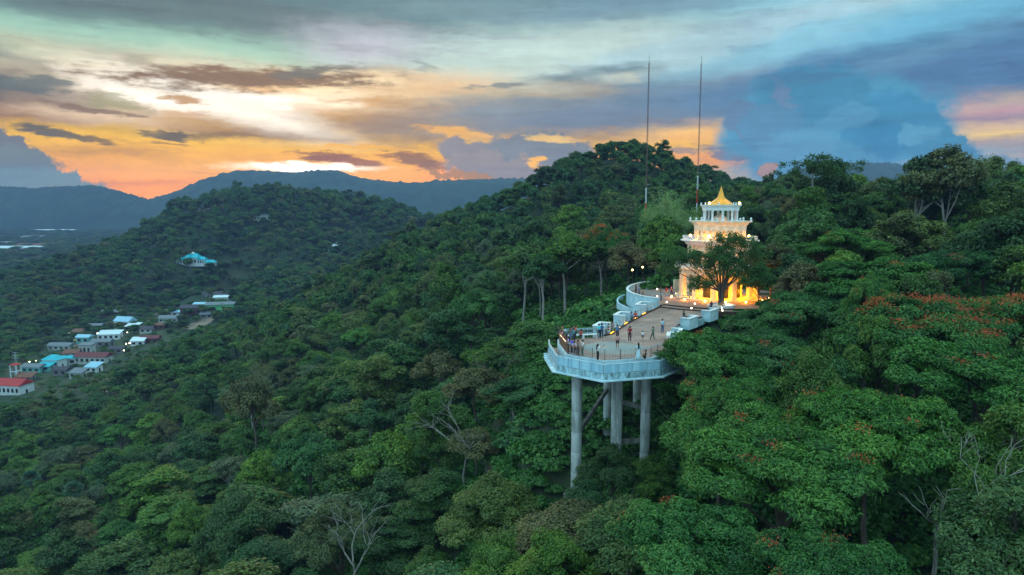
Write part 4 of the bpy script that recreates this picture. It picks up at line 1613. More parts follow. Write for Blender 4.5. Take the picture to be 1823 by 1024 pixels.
# the left side has a broad timber hand rest with a light strip
a, b = FRONT[1], FRONT[2]
dpart(MB().wall([FRONT[0], a, b], .16, 0, .92, side=.1), 'side_wall', M['wood'])
dpart(MB().wall([FRONT[0], a, b], .34, .922, .99, side=.1), 'hand_rest', M['wood'])
dpart(MB().wall([a, Vector(a).lerp(Vector(b), .75)], .07, .992, 1.02, side=.02), 'light_strip', M['led_pale'])
m = MB()
for k in range(14):
    t = math.pi * k / 13
    pass
m.tube([(5.2, 76.0, .95), (5.15, 75.6, 1.55), (5.1, 74.9, 1.75), (5.1, 74.3, 1.5), (5.1, 74.0, .98)], .035, 6)
m.tube([(5.3, 75.6, .95), (5.25, 75.3, 1.3), (5.2, 74.9, 1.45), (5.2, 74.6, 1.3), (5.2, 74.4, .98)], .03, 6)
dpart(m, 'curled_rail_end', M['metal_dark'])
# back rail with scroll work and a long white bench below
bk_ = [(5.5, 76.05), (9.7, 77.15)]
m = MB()
for z in (1.1, .98, .55):
    m.tube([(p[0], p[1], z) for p in bk_], .035, 6)
A, B = Vector(bk_[0]), Vector(bk_[1])
for k in range(9):
    p = A.lerp(B, (k + .5) / 9)
    ringp = [(p.x + .17 * math.cos(t), p.y + .05 * math.cos(t), .77 + .17 * math.sin(t)) for t in np.linspace(0, 6.283, 13)]
    m.tube(ringp, .022, 5)
for k in range(5):
    p = A.lerp(B, k / 4)
    m.tube([(p.x, p.y, 0), (p.x, p.y, 1.1)], .04, 6)
dpart(m, 'scroll_rail', M['metal'])
bench = MB()
bench.wall([(6.2, 75.85), (9.9, 76.85)], .5, .40, .48)
for q in (.06, .5, .94):
    p = Vector((6.2, 75.85)).lerp(Vector((9.9, 76.85)), q)
    bench.box((p.x, p.y, .2), (.25, .4, .4), rz=.26)
o = bench.build('bench', M['white'])
tag(o, 'long low white bench against the scrollwork rail at the back of the deck', 'bench')

# walkway edges
LEFT_EDGE = [(10.6, 78.0), (11.6, 79.0), (14.4, 85.7), (19.2, 95.6), (20.2, 97.2), (23.3, 103.4)]
RIGHT_EDGE = [(17.4, 74.6), (20.9, 84.4), (24.3, 88.9), (27.6, 93.4), (31.0, 99.0)]
dpart(MB().wall(LEFT_EDGE, .28, .0, .16, side=-.16), 'kerb', M['curb'])
dpart(MB().wall(RIGHT_EDGE, .28, .0, .14, side=.16), 'kerb', M['curb'])
dpart(MB().wall(LEFT_EDGE, .18, -.9, -.02, side=.09), 'fascia', M['stained'])
dpart(MB().wall(RIGHT_EDGE, .18, -.9, -.02, side=-.09), 'fascia', M['stained'])
# beams below the walkway
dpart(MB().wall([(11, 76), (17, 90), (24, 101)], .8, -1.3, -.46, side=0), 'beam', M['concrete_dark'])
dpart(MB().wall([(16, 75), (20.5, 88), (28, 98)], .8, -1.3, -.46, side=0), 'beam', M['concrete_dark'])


def along(path, s):
    for i in range(len(path) - 1):
        a, b = Vector(path[i]), Vector(path[i + 1])
        L = (b - a).length
        if s <= L or i == len(path) - 2:
            return a.lerp(b, s / L), (b - a).normalized()
        s -= L


for px, py in ((1092, 592), (1111, 585), (1129, 576), (1149, 567), (1165, 559)):
    x, y = at_z(px, py, .2)
    best = min(np.linspace(0, 29, 240), key=lambda s: (along(LEFT_EDGE, s)[0] - Vector((x, y))).length)
    p, d = along(LEFT_EDGE, best)
    nn = Vector((-d.y, d.x))
    q = p - nn * .12
    rz = math.atan2(d.y, d.x)
    dpart(MB().box((q.x, q.y, .175), (1.5, .16, .03), rz=rz), 'light_strip', M['led'])
    light(q.x, q.y - .0, .45, 5, (255, 160, 50), .1)
m = MB()
for z in (1.0, .74, .48):
    m.tube([(p[0], p[1], z) for p in offset(LEFT_EDGE, .05)], .03, 6)
for s in np.arange(.8, 29, 1.7):
    p, d = along(LEFT_EDGE, s)
    m.tube([(p.x, p.y, 0), (p.x, p.y, 1.0)], .035, 6)
dpart(m, 'side_rail', M['metal'])
m = MB()
for z in (1.0, .74, .48):
    m.tube([(p[0], p[1], z) for p in offset(RIGHT_EDGE, -.05)], .03, 6)
dpart(m, 'side_rail', M['metal'])

# pillars and braces
PIL = [(6.75, 69.0, .56), (11.3, 71.5, .55), (14.2, 70.4, .53), (11.4, 79.0, .52), (15.3, 81.0, .55), (18.5, 88.0, .5), (22.5, 94.0, .5)]
for x, y, r in PIL:
    zb = ground_z(x, y) - 1.5
    m = MB()
    prof = [(r, zb)]
    z = zb
    while z < -1.8:
        z2 = min(z + 2.2, -1.7)
        prof += [(r, z2 - .05), (r - .02, z2 - .03), (r, z2)] if z2 < -1.8 else [(r, z2)]
        z = z2
    if (x, y) == (11.3, 71.5):          # fluted main shaft
        n = 40
        pts = []
        for k in range(n):
            a = 2 * math.pi * k / n
            rr_ = r * (1.0 if k % 2 else .93) * 1.08
            pts.append((x + rr_ * math.cos(a), y + rr_ * math.sin(a)))
        m.prism(pts, zb, -1.7)
        dpart(m, 'pillar', M['concrete'], label='fluted main pillar')
    else:
        m.lathe(prof, 22, (x, y, 0), cap=True)
        dpart(m, 'pillar', M['concrete'], True)


def beam(a, b, w=.32, h=.5):
    m = MB()
    A, B = Vector(a), Vector(b)
    d = (B - A)
    L = d.length
    q = d.to_track_quat('X', 'Z').to_matrix()
    vs = []
    for sx in (-.5, .5):
        for sy, sz in ((-.5, -.5), (.5, -.5), (.5, .5), (-.5, .5)):
            vs.append((A + B) / 2 + q @ Vector((sx * L, sy * w, sz * h)))
    m.add(vs, [(0, 1, 2, 3), (7, 6, 5, 4), (0, 4, 5, 1), (1, 5, 6, 2), (2, 6, 7, 3), (3, 7, 4, 0)])
    dpart(m, 'brace', M['concrete_dark'])


beam((7.2, 69.4, -8.3), (11.2, 78.6, -6.6))
beam((11.6, 71.6, -6.0), (14.0, 70.6, -6.3))
beam((14.5, 70.8, -6.1), (18.4, 87.6, -4.2))
beam((11.6, 72.0, -3.3), (15.0, 80.6, -2.9))
beam((11.8, 71.9, -10.6), (14.0, 70.8, -10.0))
beam((15.6, 81.2, -3.4), (18.3, 87.8, -2.6))
# footing frame half seen at the foot of the left pillar
fz = ground_z(6.5, 68)
m = MB()
m.box((5.6, 68.0, fz + 1.4), (.35, .35, 3.6)).box((8.2, 67.2, fz + 1.4), (.35, .35, 3.6)).box((6.9, 67.6, fz + 3.2), (3.2, .4, .4), rz=-.3)
m.box((9.6, 69.0, fz + 1.6), (2.2, .3, 3.0), rz=.3)
dpart(m, 'footing_frame', M['concrete_dark'])


# U-shaped seating bays of pale painted concrete
def bay(p0, d, out, w, dep, h, name_label):
    """p0 where the bay starts on the walkway edge, d along the walkway, out away from it"""
    p0, d, out = Vector(p0), Vector(d).normalized(), Vector(out).normalized()
    root = empty('seating_bay', (p0.x, p0.y, 0))
    m = MB()
    pts = [p0, p0 + out * dep, p0 + out * dep + d * w, p0 + d * w]
    loc = [(q.x - p0.x, q.y - p0.y) for q in pts]
    o = MB().wall(loc, .24, -.5, h).build('wall', M['white_wall'], root)
    o = MB().wall(loc, .42, h + .002, h + .09).build('coping', M['white'], root)
    c = [(p0 + out * .25 + d * .3), (p0 + out * (dep - .2) + d * .3), (p0 + out * (dep - .2) + d * (w - .3)), (p0 + out * .25 + d * (w - .3))]
    MB().prism([(q.x - p0.x, q.y - p0.y) for q in c], -.5, -.02).build('floor', M['paving'], root)
    s = [(p0 + out * (dep - .65) + d * .25), (p0 + out * (dep - .16) + d * .25), (p0 + out * (dep - .16) + d * (w - .25)), (p0 + out * (dep - .65) + d * (w - .25))]
    MB().prism([(q.x - p0.x, q.y - p0.y) for q in s], -.018, .44).build('seat', M['white'], root)
    tag(root, name_label, 'seating bay', 'pale concrete seating bays along the walkway')
    return root


dl = Vector((.40, .916)); ol = Vector((-.916, .40))
bay((10.75, 78.1), dl, ol, 2.6, 1.25, 1.05, 'pale concrete seating bay on the left at the deck end of the walkway')
bay((14.4, 85.9), dl, ol, 2.8, 1.35, 1.05, 'pale concrete seating bay halfway up the left walkway side, couple inside')
bay((18.9, 95.2), dl, ol, 3.0, 1.4, 1.05, 'pale concrete seating bay on the left below the curved terrace wall')
orr = Vector((.80, -.60)); dr = Vector((.60, .80))
bay((17.5, 75.2), Vector((.34, .94)), Vector((.94, -.34)), 2.8, 1.1, .9, 'pale concrete seating bay on the right nearest the deck, half under the tree')
bay((21.3, 85.1), dr, orr, 2.6, 1.1, .9, 'pale concrete seating bay in the middle of the right side of the walkway')
bay((25.6, 91.0), dr, orr, 2.8, 1.1, .95, 'pale concrete seating bay on the right near the terrace steps')
# slanted lit slab end near the first right bay
o = MB().wall([(16.95, 72.9), (17.5, 75.0)], .3, .0, .95).wall([(16.95, 72.9), (17.5, 75.0)], .42, .952, 1.02).build('low_wall', M['white'])
tag(o, 'short white low wall on the right edge of the deck beside the overhanging tree', 'wall')

# ------------------------------------------------------------------ terrace round the pagoda
terr = empty('pagoda_terrace', (PAG[0], PAG[1], -.5))
tag(terr, 'round brown-paved terrace with two curved steps round the pagoda, curving white wall', 'terrace')


def tpart(mb, name, mats, smooth=False):
    o = mb.build(name, mats, terr, smooth)
    o.matrix_parent_inverse = Matrix.Translation((-PAG[0], -PAG[1], .5))
    return o


CURVE = [(22.0, 100.6), (19.9, 103.6), (19.0, 108.0), (19.4, 113.0), (21.2, 118.2), (24.4, 122.6), (29.0, 125.0), (33.5, 125.2)]


def smooth_path(P, n=6):
    out = []
    P = [Vector(p) for p in P]
    for i in range(len(P) - 1):
        a, b, c, d = P[max(i - 1, 0)], P[i], P[i + 1], P[min(i + 2, len(P) - 1)]
        for k in range(n):
            t = k / n
            out.append(tuple(.5 * ((2 * b) + (c - a) * t + (2 * a - 5 * b + 4 * c - d) * t * t + (3 * b - a - 3 * c + d) * t ** 3)))
    out.append(tuple(P[-1]))
    return out


CS_ = smooth_path(CURVE)
arc = lambda r, a0, a1, n=40: [(PAG[0] + r * math.cos(a), PAG[1] + r * math.sin(a)) for a in np.linspace(a0, a1, n)]
a_l = math.atan2(100.6 - PAG[1], 22.0 - PAG[0])
low = CS_[::-1] + arc(13.2, a_l + .0, R(90), 60)[1:] if False else None
poly1 = CS_ + arc(15.0, R(88), -R(180) - (-R(180) - a_l), 70)[1:-1]
lower = CS_[:] + arc(15.2, R(85), a_l, 70)[1:]
tpart(MB().prism(lower, -.6, .15), 'lower_step', M['curb'])
tpart(MB().prism(offset(CS_, .0) + arc(14.9, R(85), a_l, 70)[1:], .151, .155), 'paving', M['paving'])
cs2 = offset(CS_, .0)
tpart(MB().prism(cs2 + arc(13.6, R(85), a_l, 70)[1:], .156, .31), 'upper_step', M['curb'])
tpart(MB().prism(cs2 + arc(13.3, R(85), a_l, 70)[1:], .311, .315), 'paving', M['paving'])
tpart(MB().wall(CS_[:34], .28, -1.0, 1.30, side=.14), 'curved_wall', M['white_wall'])
tpart(MB().wall(CS_[:34], .42, 1.302, 1.38, side=.14), 'coping', M['white'])
tpart(MB().wall(CS_[33:], .3, -.5, .95, side=.14), 'back_wall', M['cream'])
# lower outer gallery round the curve
og = [p for p in CS_[3:26]]
g_out = offset(og, 1.7)
m = MB()
for i in range(len(og) - 1):
    m.prism([offset(og, .3)[i], offset(og, .3)[i + 1], g_out[i + 1], g_out[i]], -1.5, -1.3)
tpart(m, 'outer_gallery', M['concrete_dark'])
tpart(MB().wall(og, .22, -1.75, -.55, side=1.75), 'gallery_parapet', M['white_wall'])
for i in (2, 8, 14, 20):
    p = offset(og, 1.2)[i]
    tpart(MB().tube([(p[0], p[1], ground_z(p[0], p[1]) - 1), (p[0], p[1], -1.5)], .22, 8), 'gallery_column', M['concrete'])
# curved steel ramp rail
rp = smooth_path([(22.6, 112.5), (21.6, 109.5), (22.0, 106.5), (23.4, 104.6), (25.4, 103.2), (27.4, 102.2)])
m = MB()
for z in (1.15, .85, .6):
    m.tube([(p[0], p[1], .31 + z) for p in rp], .035, 6)
for p in rp[::4]:
    m.tube([(p[0], p[1], .3), (p[0], p[1], 1.46)], .04, 6)
tag(m.build('ramp_rail', M['metal']), 'curved three-bar steel rail on the left part of the terrace', 'railing')
# dark post beside it
m = MB().tube([(23.6, 107.5, .31), (23.6, 107.5, 2.6)], .06, 8)
m.box((23.6, 107.5, 2.65), (.3, .3, .12))
tag(m.build('lamp_post', M['metal_dark']), 'thin dark post standing inside the curve of the terrace rail', 'post')
# lit low wall left of the pagoda
o = MB().wall([(28.6, 119.8), (33.0, 121.5)], .35, .31, 1.9).wall([(28.6, 119.8), (33.0, 121.5)], .5, 1.902, 2.0).build('garden_wall', M['cream'])
tag(o, 'plain cream wall lit orange just left of the pagoda columns', 'wall')

# ------------------------------------------------------------------ pagoda
pg = empty('pagoda', (PAG[0], PAG[1], .3))
tag(pg, 'tiered round white pagoda lit amber with open pavilion and golden spire', 'pagoda')
T22 = R(22.5)
pg.scale = (.965, .965, .945)


def ppart(mb, name, mats, smooth=False, parent=None):
    return mb.build(name, mats, parent or pg, smooth)


N8 = 8
ppart(MB().lathe([(0.01, .02), (7.0, .02), (7.0, .2), (0.01, .2)], 32), 'plinth', M['cream'])
ppart(MB().lathe([(3.9, .2), (3.9, 4.2)], 8, a0=T22, a1=T22 + 2 * math.pi), 'inner_wall', M['cream'])
for k in range(8):
    a = T22 + k * math.pi / 4 + math.pi / 8
    m = MB()
    x, y = 3.62 * math.cos(a), 3.62 * math.sin(a)
    m.box((x, y, 1.5), (.12, 1.3, 2.6), rz=a)
    ppart(m, 'doorway', M['dark'])
for k in range(12):
    a = 2 * math.pi * k / 12 + .13
    m = MB()
    x, y = 6.0 * math.cos(a), 6.0 * math.sin(a)
    m.box((x, y, .38), (.95, .95, .36), rz=a).box((x, y, 2.3), (.66, .66, 3.5), rz=a).box((x, y, 4.08), (.9, .9, .24), rz=a)
    ppart(m, 'column', M['cream'])
ppart(MB().lathe([(5.5, 4.2), (6.5, 4.2), (6.6, 4.9), (7.3, 5.05), (7.35, 5.2), (3.5, 5.2)], 32), 'cornice', M['cream'])
# low balustrade round tier one
m = MB()
for k in range(64):
    a = 2 * math.pi * k / 64
    m.box((6.9 * math.cos(a), 6.9 * math.sin(a), 5.55), (.12, .2, .7), rz=a)
m.lathe([(6.75, 5.9), (7.05, 5.9), (7.05, 6.05), (6.75, 6.05), (6.75, 5.9)], 32)
ppart(m, 'balustrade', M['white'])
ppart(MB().lathe([(4.7, 5.2), (4.7, 9.0)], 32), 'tier_wall', M['cream'])
for k in range(12):
    a = 2 * math.pi * k / 12
    ppart(MB().box((4.68 * math.cos(a), 4.68 * math.sin(a), 6.9), (.14, 1.1, 2.3), rz=a), 'window', M['dark'])
    ppart(MB().box((4.95 * math.cos(a + .262), 4.95 * math.sin(a + .262), 7.1), (.4, .45, 3.8), rz=a + .262), 'pilaster', M['cream'])
ppart(MB().lathe([(4.6, 9.0), (5.4, 9.0), (5.7, 9.5), (6.3, 9.62), (6.35, 9.78), (3.5, 9.78)], 32), 'cornice', M['white'])
m = MB()
for k in range(56):
    a = 2 * math.pi * k / 56
    m.box((5.9 * math.cos(a), 5.9 * math.sin(a), 10.05), (.1, .16, .55), rz=a)
m.lathe([(5.78, 10.32), (6.02, 10.32), (6.02, 10.44), (5.78, 10.44), (5.78, 10.32)], 32)
ppart(m, 'balustrade', M['white'])
ppart(MB().lathe([(3.2, 9.78), (3.2, 11.7)], 24), 'tier_core', M['cream'])
for k in range(24):
    a = 2 * math.pi * k / 24
    ppart(MB().box((4.0 * math.cos(a), 4.0 * math.sin(a), 10.6), (.28, .3, 1.65), rz=a), 'column', M['cream'])
ppart(MB().lathe([(3.4, 11.4), (4.15, 11.4), (4.25, 12.2), (4.7, 12.75), (5.1, 12.82), (5.15, 12.98), (1.0, 12.98)], 8, a0=T22, a1=T22 + 2 * math.pi), 'cornice', M['cream'])
for k in range(8):
    a = T22 + k * math.pi / 4
    m = MB()
    m.lathe([(.02, 0), (.2, 0), (.2, .12), (.1, .2), (.2, .36), (.14, .5), (.02, .62)], 10, (4.85 * math.cos(a), 4.85 * math.sin(a), 12.98))
    ppart(m, 'finial', M['white'], True)
# open pavilion
for k in range(10):
    a = 2 * math.pi * k / 10 + .16
    m = MB()
    c = (2.65 * math.cos(a), 2.65 * math.sin(a), 0)
    m.lathe([(.3, 12.98), (.3, 13.15), (.2, 13.2), (.19, 14.6), (.3, 14.75)], 12, c)
    ppart(m, 'pavilion_column', M['white'], True)
ppart(MB().lathe([(.02, 14.4), (.6, 13.95), (1.2, 13.4), (1.45, 12.99)], 16), 'inner_dome', M['cream'])
ppart(MB().lathe([(2.2, 14.75), (2.95, 14.75), (3.0, 15.2), (3.2, 15.5), (3.32, 15.55), (3.34, 15.68), (1.0, 15.68)], 8, a0=T22, a1=T22 + 2 * math.pi), 'entablature', M['white'])
for k in range(8):
    a = T22 + k * math.pi / 4
    m = MB().lathe([(.02, 0), (.14, 0), (.14, .1), (.07, .16), (.14, .28), (.02, .42)], 8, (3.15 * math.cos(a), 3.15 * math.sin(a), 15.68))
    ppart(m, 'finial', M['white'], True)
for k in range(5):
    z = 15.68 + k * .24
    r0 = 2.15 - k * .33
    ppart(MB().lathe([(r0 - .25, z + .002), (r0, z + .002), (r0 - .1, z + .16), (r0 - .34, z + .26)], 8, a0=T22, a1=T22 + 2 * math.pi), 'roof_step', M['gold'])
ppart(MB().lathe([(.62, 16.85), (.56, 17.0), (.36, 17.7), (.16, 18.35), (.04, 18.8), (.01, 18.9)], 12), 'spire', M['gold'])


def globe(x, y, z, r=.17, m='lamp', name='globe_lamp', label=None, group=None, base=.0):
    mb = MB()
    mb.lathe([(.01, -r)] + [(r * math.cos(t), r * math.sin(t)) for t in np.linspace(-1.3, 1.3, 7)] + [(.01, r)], 10, (x, y, z))
    mb.mi = 1
    mb.tube([(x, y, z - r - base - .06), (x, y, z - r + .03)], .05, 6)
    o = mb.build(name, [M[m], M['metal_dark']], None, True)
    tag(o, label, 'lamp', group)
    return o


def pol(r, deg, z):
    return PAG[0] + r * math.cos(R(deg)), PAG[1] + r * math.sin(R(deg)), z


# flood lights (angles: 270 is the side towards the camera)
for i, (dg, w, lab) in enumerate(((190, 60, 'at the far left column'), (215, 90, 'beside the leftmost front column'), (240, 120, 'left of the big front column'), (262, 110, 'under the middle of the front colonnade'),
                                  (285, 110, 'behind the multi-stemmed tree trunk'), (310, 110, 'at the right side of the colonnade'), (335, 100, 'at the rightmost columns'))):
    x, y, z = pol(7.9, dg, .5)
    globe(x, y, z, .15, 'lamp', 'flood_light', f'small amber flood light on the terrace {lab}', 'flood lights round the pagoda foot')
    light(x, y, z + .35, w * 1.8, (255, 160, 22), .15)
    x, y, z = pol(4.9, dg + 8, 1.2)
    light(x, y, z, w * 2.2, (255, 160, 14), .15)
for dg in (200, 240, 280, 320):
    x, y, z = pol(5.9, dg + 10, 6.4)
    light(x, y, z, 130, (255, 150, 22), .12)
for dg in (195, 225, 255, 285, 315, 345):
    x, y, z = pol(4.6, dg, 9.75)
    light(x, y, z, 80, (255, 160, 36), .1)
    x, y, z = pol(3.5, dg + 10, 10.0)
    light(x, y, z, 40, (255, 160, 20), .1)
for i, (dg, lab) in enumerate(((205, 'leftmost'), (238, 'left of centre'), (300, 'right of centre'))):
    x, y, z = pol(5.9, dg, 10.35)
    globe(x, y, z, .2, 'lamp', 'globe_lamp', f'glowing globe lamp on the middle pagoda balcony, {lab}', 'globe lamps on the pagoda balconies', .1)
for dg, lab in ((218, 'left'), (322, 'right')):
    x, y, z = pol(3.0, dg, 15.4)
    globe(x, y, z, .17, 'lamp', 'globe_lamp', f'bright globe lamp on the {lab} corner of the top roof edge', 'globe lamps on the pagoda roof', .1)
    light(x, y, z + .2, 14, (255, 200, 120), .1)
light(PAG[0], PAG[1] - 1.9, 12.9, 20, (255, 130, 70), .1)
light(*pol(1.6, 250, 16.1), 16, (255, 190, 60), .1)
light(*pol(1.6, 300, 16.1), 16, (255, 190, 60), .1)
# inset lights of the steps and terrace
for px, py, lab in ((1170, 515, 'on the terrace behind the curved rail'), (1161, 530, 'at the foot of the curved rail'), (1170, 528, 'inside the curved rail'), (1187, 538, 'at the left end of the steps'), (1237, 541, 'on the upper step'),
                    (1231, 549, 'on the lower step towards the middle'), (1285, 548, 'by the round planter on the upper step'), (1286, 553, 'by the round planter on the lower step'), (1203, 523, 'beside the leftmost column'), (1228, 531, 'in front of the big front column')):
    x, y = at_z(px, py, .42)
    globe(x, y, .44, .10, 'lamp_white' if px != 1203 else 'lamp', 'ground_light', f'small round ground light {lab}', 'ground lights on the terrace')
    light(x, y, .8, 3, (255, 200, 130), .08)
for px, py, zz, lab in ((1126, 482, 3.4, 'left'), (1144, 477, 3.8, 'right')):
    x, y, z = at_y(px, py, 121)
    m = MB().tube([(x, y, ground_z(x, y)), (x, y, z)], .06, 6)
    m.mi = 1
    m.lathe([(.01, -.16), (.16, -.05), (.16, .1), (.01, .2)], 8, (x, y, z + .1))
    tag(m.build('street_lamp', [M['metal_dark'], M['lamp']], None), f'{lab} one of two orange post lamps among trees behind the curved terrace', 'street lamp', 'lamps behind the terrace')
for px, py, Y, lab in ((1789, 676, 70, 'glimmering through the trees at the right edge'), (1385, 545, 86, 'showing through the leaves right of the pagoda')):
    x, y, z = at_y(px, py, Y)
    z = min(z, 30)
    m = MB().tube([(x, y, ground_z(x, y)), (x, y, z)], .06, 6)
    m.mi = 1
    m.lathe([(.01, -.16), (.15, -.05), (.15, .1), (.01, .2)], 8, (x, y, z + .1))
    tag(m.build('street_lamp', [M['metal_dark'], M['lamp']], None), f'small amber lamp {lab}', 'street lamp')

# round planter with the tree in front, and the glowing bowl
bx, by = 30.6, 98.9
pl = MB().lathe([(1.9, .15), (1.95, .62), (1.75, .66), (1.7, .5), (.01, .5)], 28, (bx, by, 0))
tag(pl.build('tree_planter', M['white'], None, True), 'low round planter wall round the multi-stemmed tree before the pagoda', 'planter')
gx, gy = at_z(1297, 544, .5)
bw = MB().lathe([(.5, .15), (1.0, .62), (.9, .64), (.5, .45), (.01, .42)], 20, (gx, gy, 0))
bw.mi = 1
bw.lathe([(.02, .75), (.35, .6), (.42, .46), (.01, .44)], 12, (gx, gy, 0))
tag(bw.build('light_bowl', [M['white'], M['lamp']], None, True), 'white bowl planter with an amber light in it at the top of the steps', 'planter')
light(gx, gy, 1.3, 7, (255, 170, 60), .15)

t = empty('terrace_tree', (bx, by, .5))
tag(t, 'multi-stemmed dark tree in the round planter, spreading in front of the lit pagoda', 'tree')
m = MB()
r_ = random.Random(4)
ends = []
for k, (ax, ay, h) in enumerate(((-1.6, -.2, 7.6), (-.6, .3, 8.8), (.6, -.2, 10.0), (1.6, .2, 9.0), (2.8, -.1, 7.2), (-4.4, 0, 7.0), (-.2, -1.2, 7.0), (4.2, -.3, 6.0), (-6.6, .2, 6.6), (-7.8, 0, 5.4), (5.6, 0, 7.8), (3.4, .3, 9.4), (-2.8, 0, 5.8))):
    if k in (1, 2, 3, 6, 0):
        m.tube([(ax * .12, ay * .2, -.2), (ax * .26, ay * .4, h * .35), (ax * .62, ay * .8, h * .68), (ax, ay, h)], [.21, .15, .11, .05], 6)
    else:
        m.tube([(ax * .07, 0, 2.2), (ax * .38, ay * .5, h * .58), (ax * .75, ay * .8, h * .84), (ax, ay, h)], [.13, .10, .07, .04], 6)
    ends.append((ax, ay, h))
m.build('trunk', M['bark'], t, True)
C_ = []
r2 = np.random.default_rng(12)
for ex, ey, eh in ends + [(-2.6, -.8, 3.9), (-3.6, -.4, 3.4), (.9, -.9, 5.2), (3.2, -.8, 4.0), (1.8, -.5, 5.8), (-1.2, -.8, 5.6), (-5.4, -.3, 7.6), (-7.4, -.2, 7.2), (4.8, -.4, 5.2), (5.8, -.2, 4.0), (0, -.6, 8.0)]:
    for q in range(19):
        d = r2.normal(size=3); d /= np.linalg.norm(d)
        C_.append((ex + d[0] * 1.3, ey + d[1] * 1.1, eh + d[2] * .8))
C_ = np.array(C_)
nl = 54
cc = np.repeat(C_, nl, 0) + r2.normal(size=(len(C_) * nl, 3)) * np.array([.33, .33, .2])
v, f, tt = leaves(cc, r2.normal(size=cc.shape) * .8 + np.array([0, -.2, .8]), .26, .5, np.repeat(r2.uniform(.1, .7, len(C_)), nl), 33)
link('crown', np_mesh('terrace_tree_crown', v, f, M['leaf_terrace'] if 'leaf_terrace' in M else M['leaf'], attrs={'tone': tt}), t)

# ------------------------------------------------------------------ two radio masts
def mast(px_top, py_top, px_bot, Y, lab, ticks):
    xb, _, _ = at_y(px_bot, 352, Y)
    xt, _, zt = at_y(px_top, py_top, Y)
    zb = ground_z(xb, Y)
    root = empty('radio_mast', (xb, Y, zb))
    n = 13
    H = zt - zb
    wd = .20
    for i in range(n):
        z0, z1 = H * i / n, H * (i + 1) / n
        m = MB()
        cor = [(wd * math.cos(a), wd * math.sin(a)) for a in (R(90), R(210), R(330))]
        for c in cor:
            m.tube([(c[0], c[1], z0), (c[0], c[1], z1)], .045, 4, cap=False)
        st = 5
        for k in range(st):
            za, zb2 = z0 + (z1 - z0) * k / st, z0 + (z1 - z0) * (k + 1) / st
            for q in range(3):
                a, b = cor[q], cor[(q + 1) % 3]
                m.tube([(a[0], a[1], za), (b[0], b[1], zb2)], .022, 3, cap=False)
        m.build('lattice_section', M['red_paint'] if i in (1, 3) else (M['white_mast'] if i < 5 else M['mast_worn']), root)
    MB().tube([(0, 0, H), (0, 0, H + 2.4)], .05, 4).build('tip', M['metal_dark'], root)
    for k in range(ticks):
        z = H * (.40 + .52 * k / max(1, ticks - 1))
        MB().tube([(0, 0, z), (1.0, 0, z), (1.0, 0, z + .5)], .06, 4).build('aerial', M['metal'], root)
    tag(root, lab, 'radio mast', 'red and white radio masts on the ridge')


mast(1157, 112, 1150, 215, 'left one of two thin red and white radio masts behind the pagoda', 2)
mast(1250, 113, 1241, 225, 'right one of two thin radio masts, with small side aerials, behind the pagoda', 8)

# ------------------------------------------------------------------ particular plants
# bamboo clump
x, y, _ = at_y(1192, 360, 142)
zb = ground_z(x, y)
_, _, zt = at_y(1192, 322, 142)
bb = empty('bamboo', (x, y, zb))
tag(bb, 'feathery pale green bamboo clump behind the trees left of the pagoda', 'bamboo')
r3 = np.random.default_rng(77)
m = MB()
C3 = []
Hb = zt - zb
for k in range(70):
    a = r3.uniform(0, 6.28); sp = r3.uniform(.5, 6.0); h = Hb * r3.uniform(.72, 1.0) * (1 - .035 * sp)
    p = [(.3 * math.cos(a) * r3.uniform(.2, 4), .3 * math.sin(a) * r3.uniform(.2, 4), 0)]
    bx_, by_ = p[0][:2]
    for t_ in (.4, .7, .9, 1.0):
        p.append((bx_ + math.cos(a) * sp * t_ ** 2.2, by_ + math.sin(a) * sp * t_ ** 2.2, h * t_ - (sp * .22 * t_ ** 6)))
    m.tube(p, [.07, .06, .045, .03, .015], 4)
    for q in range(34):
        t_ = r3.uniform(.35, 1.03)
        C3.append((bx_ + math.cos(a) * sp * t_ ** 2.2, by_ + math.sin(a) * sp * t_ ** 2.2, h * t_ - sp * .22 * t_ ** 6))
m.build('culms', M['bark_pale'], bb)
C3 = np.array(C3)
cc = np.repeat(C3, 16, 0) + r3.normal(size=(len(C3) * 16, 3)) * .42
v, f, tt = leaves(cc, r3.normal(size=cc.shape) + np.array([0, 0, .6]), .42, .22, r3.uniform(0, 1, len(cc)), 34)
link('leaves', np_mesh('bamboo_leaves', v, f, M['leaf_bamboo'], attrs={'tone': tt}), bb)


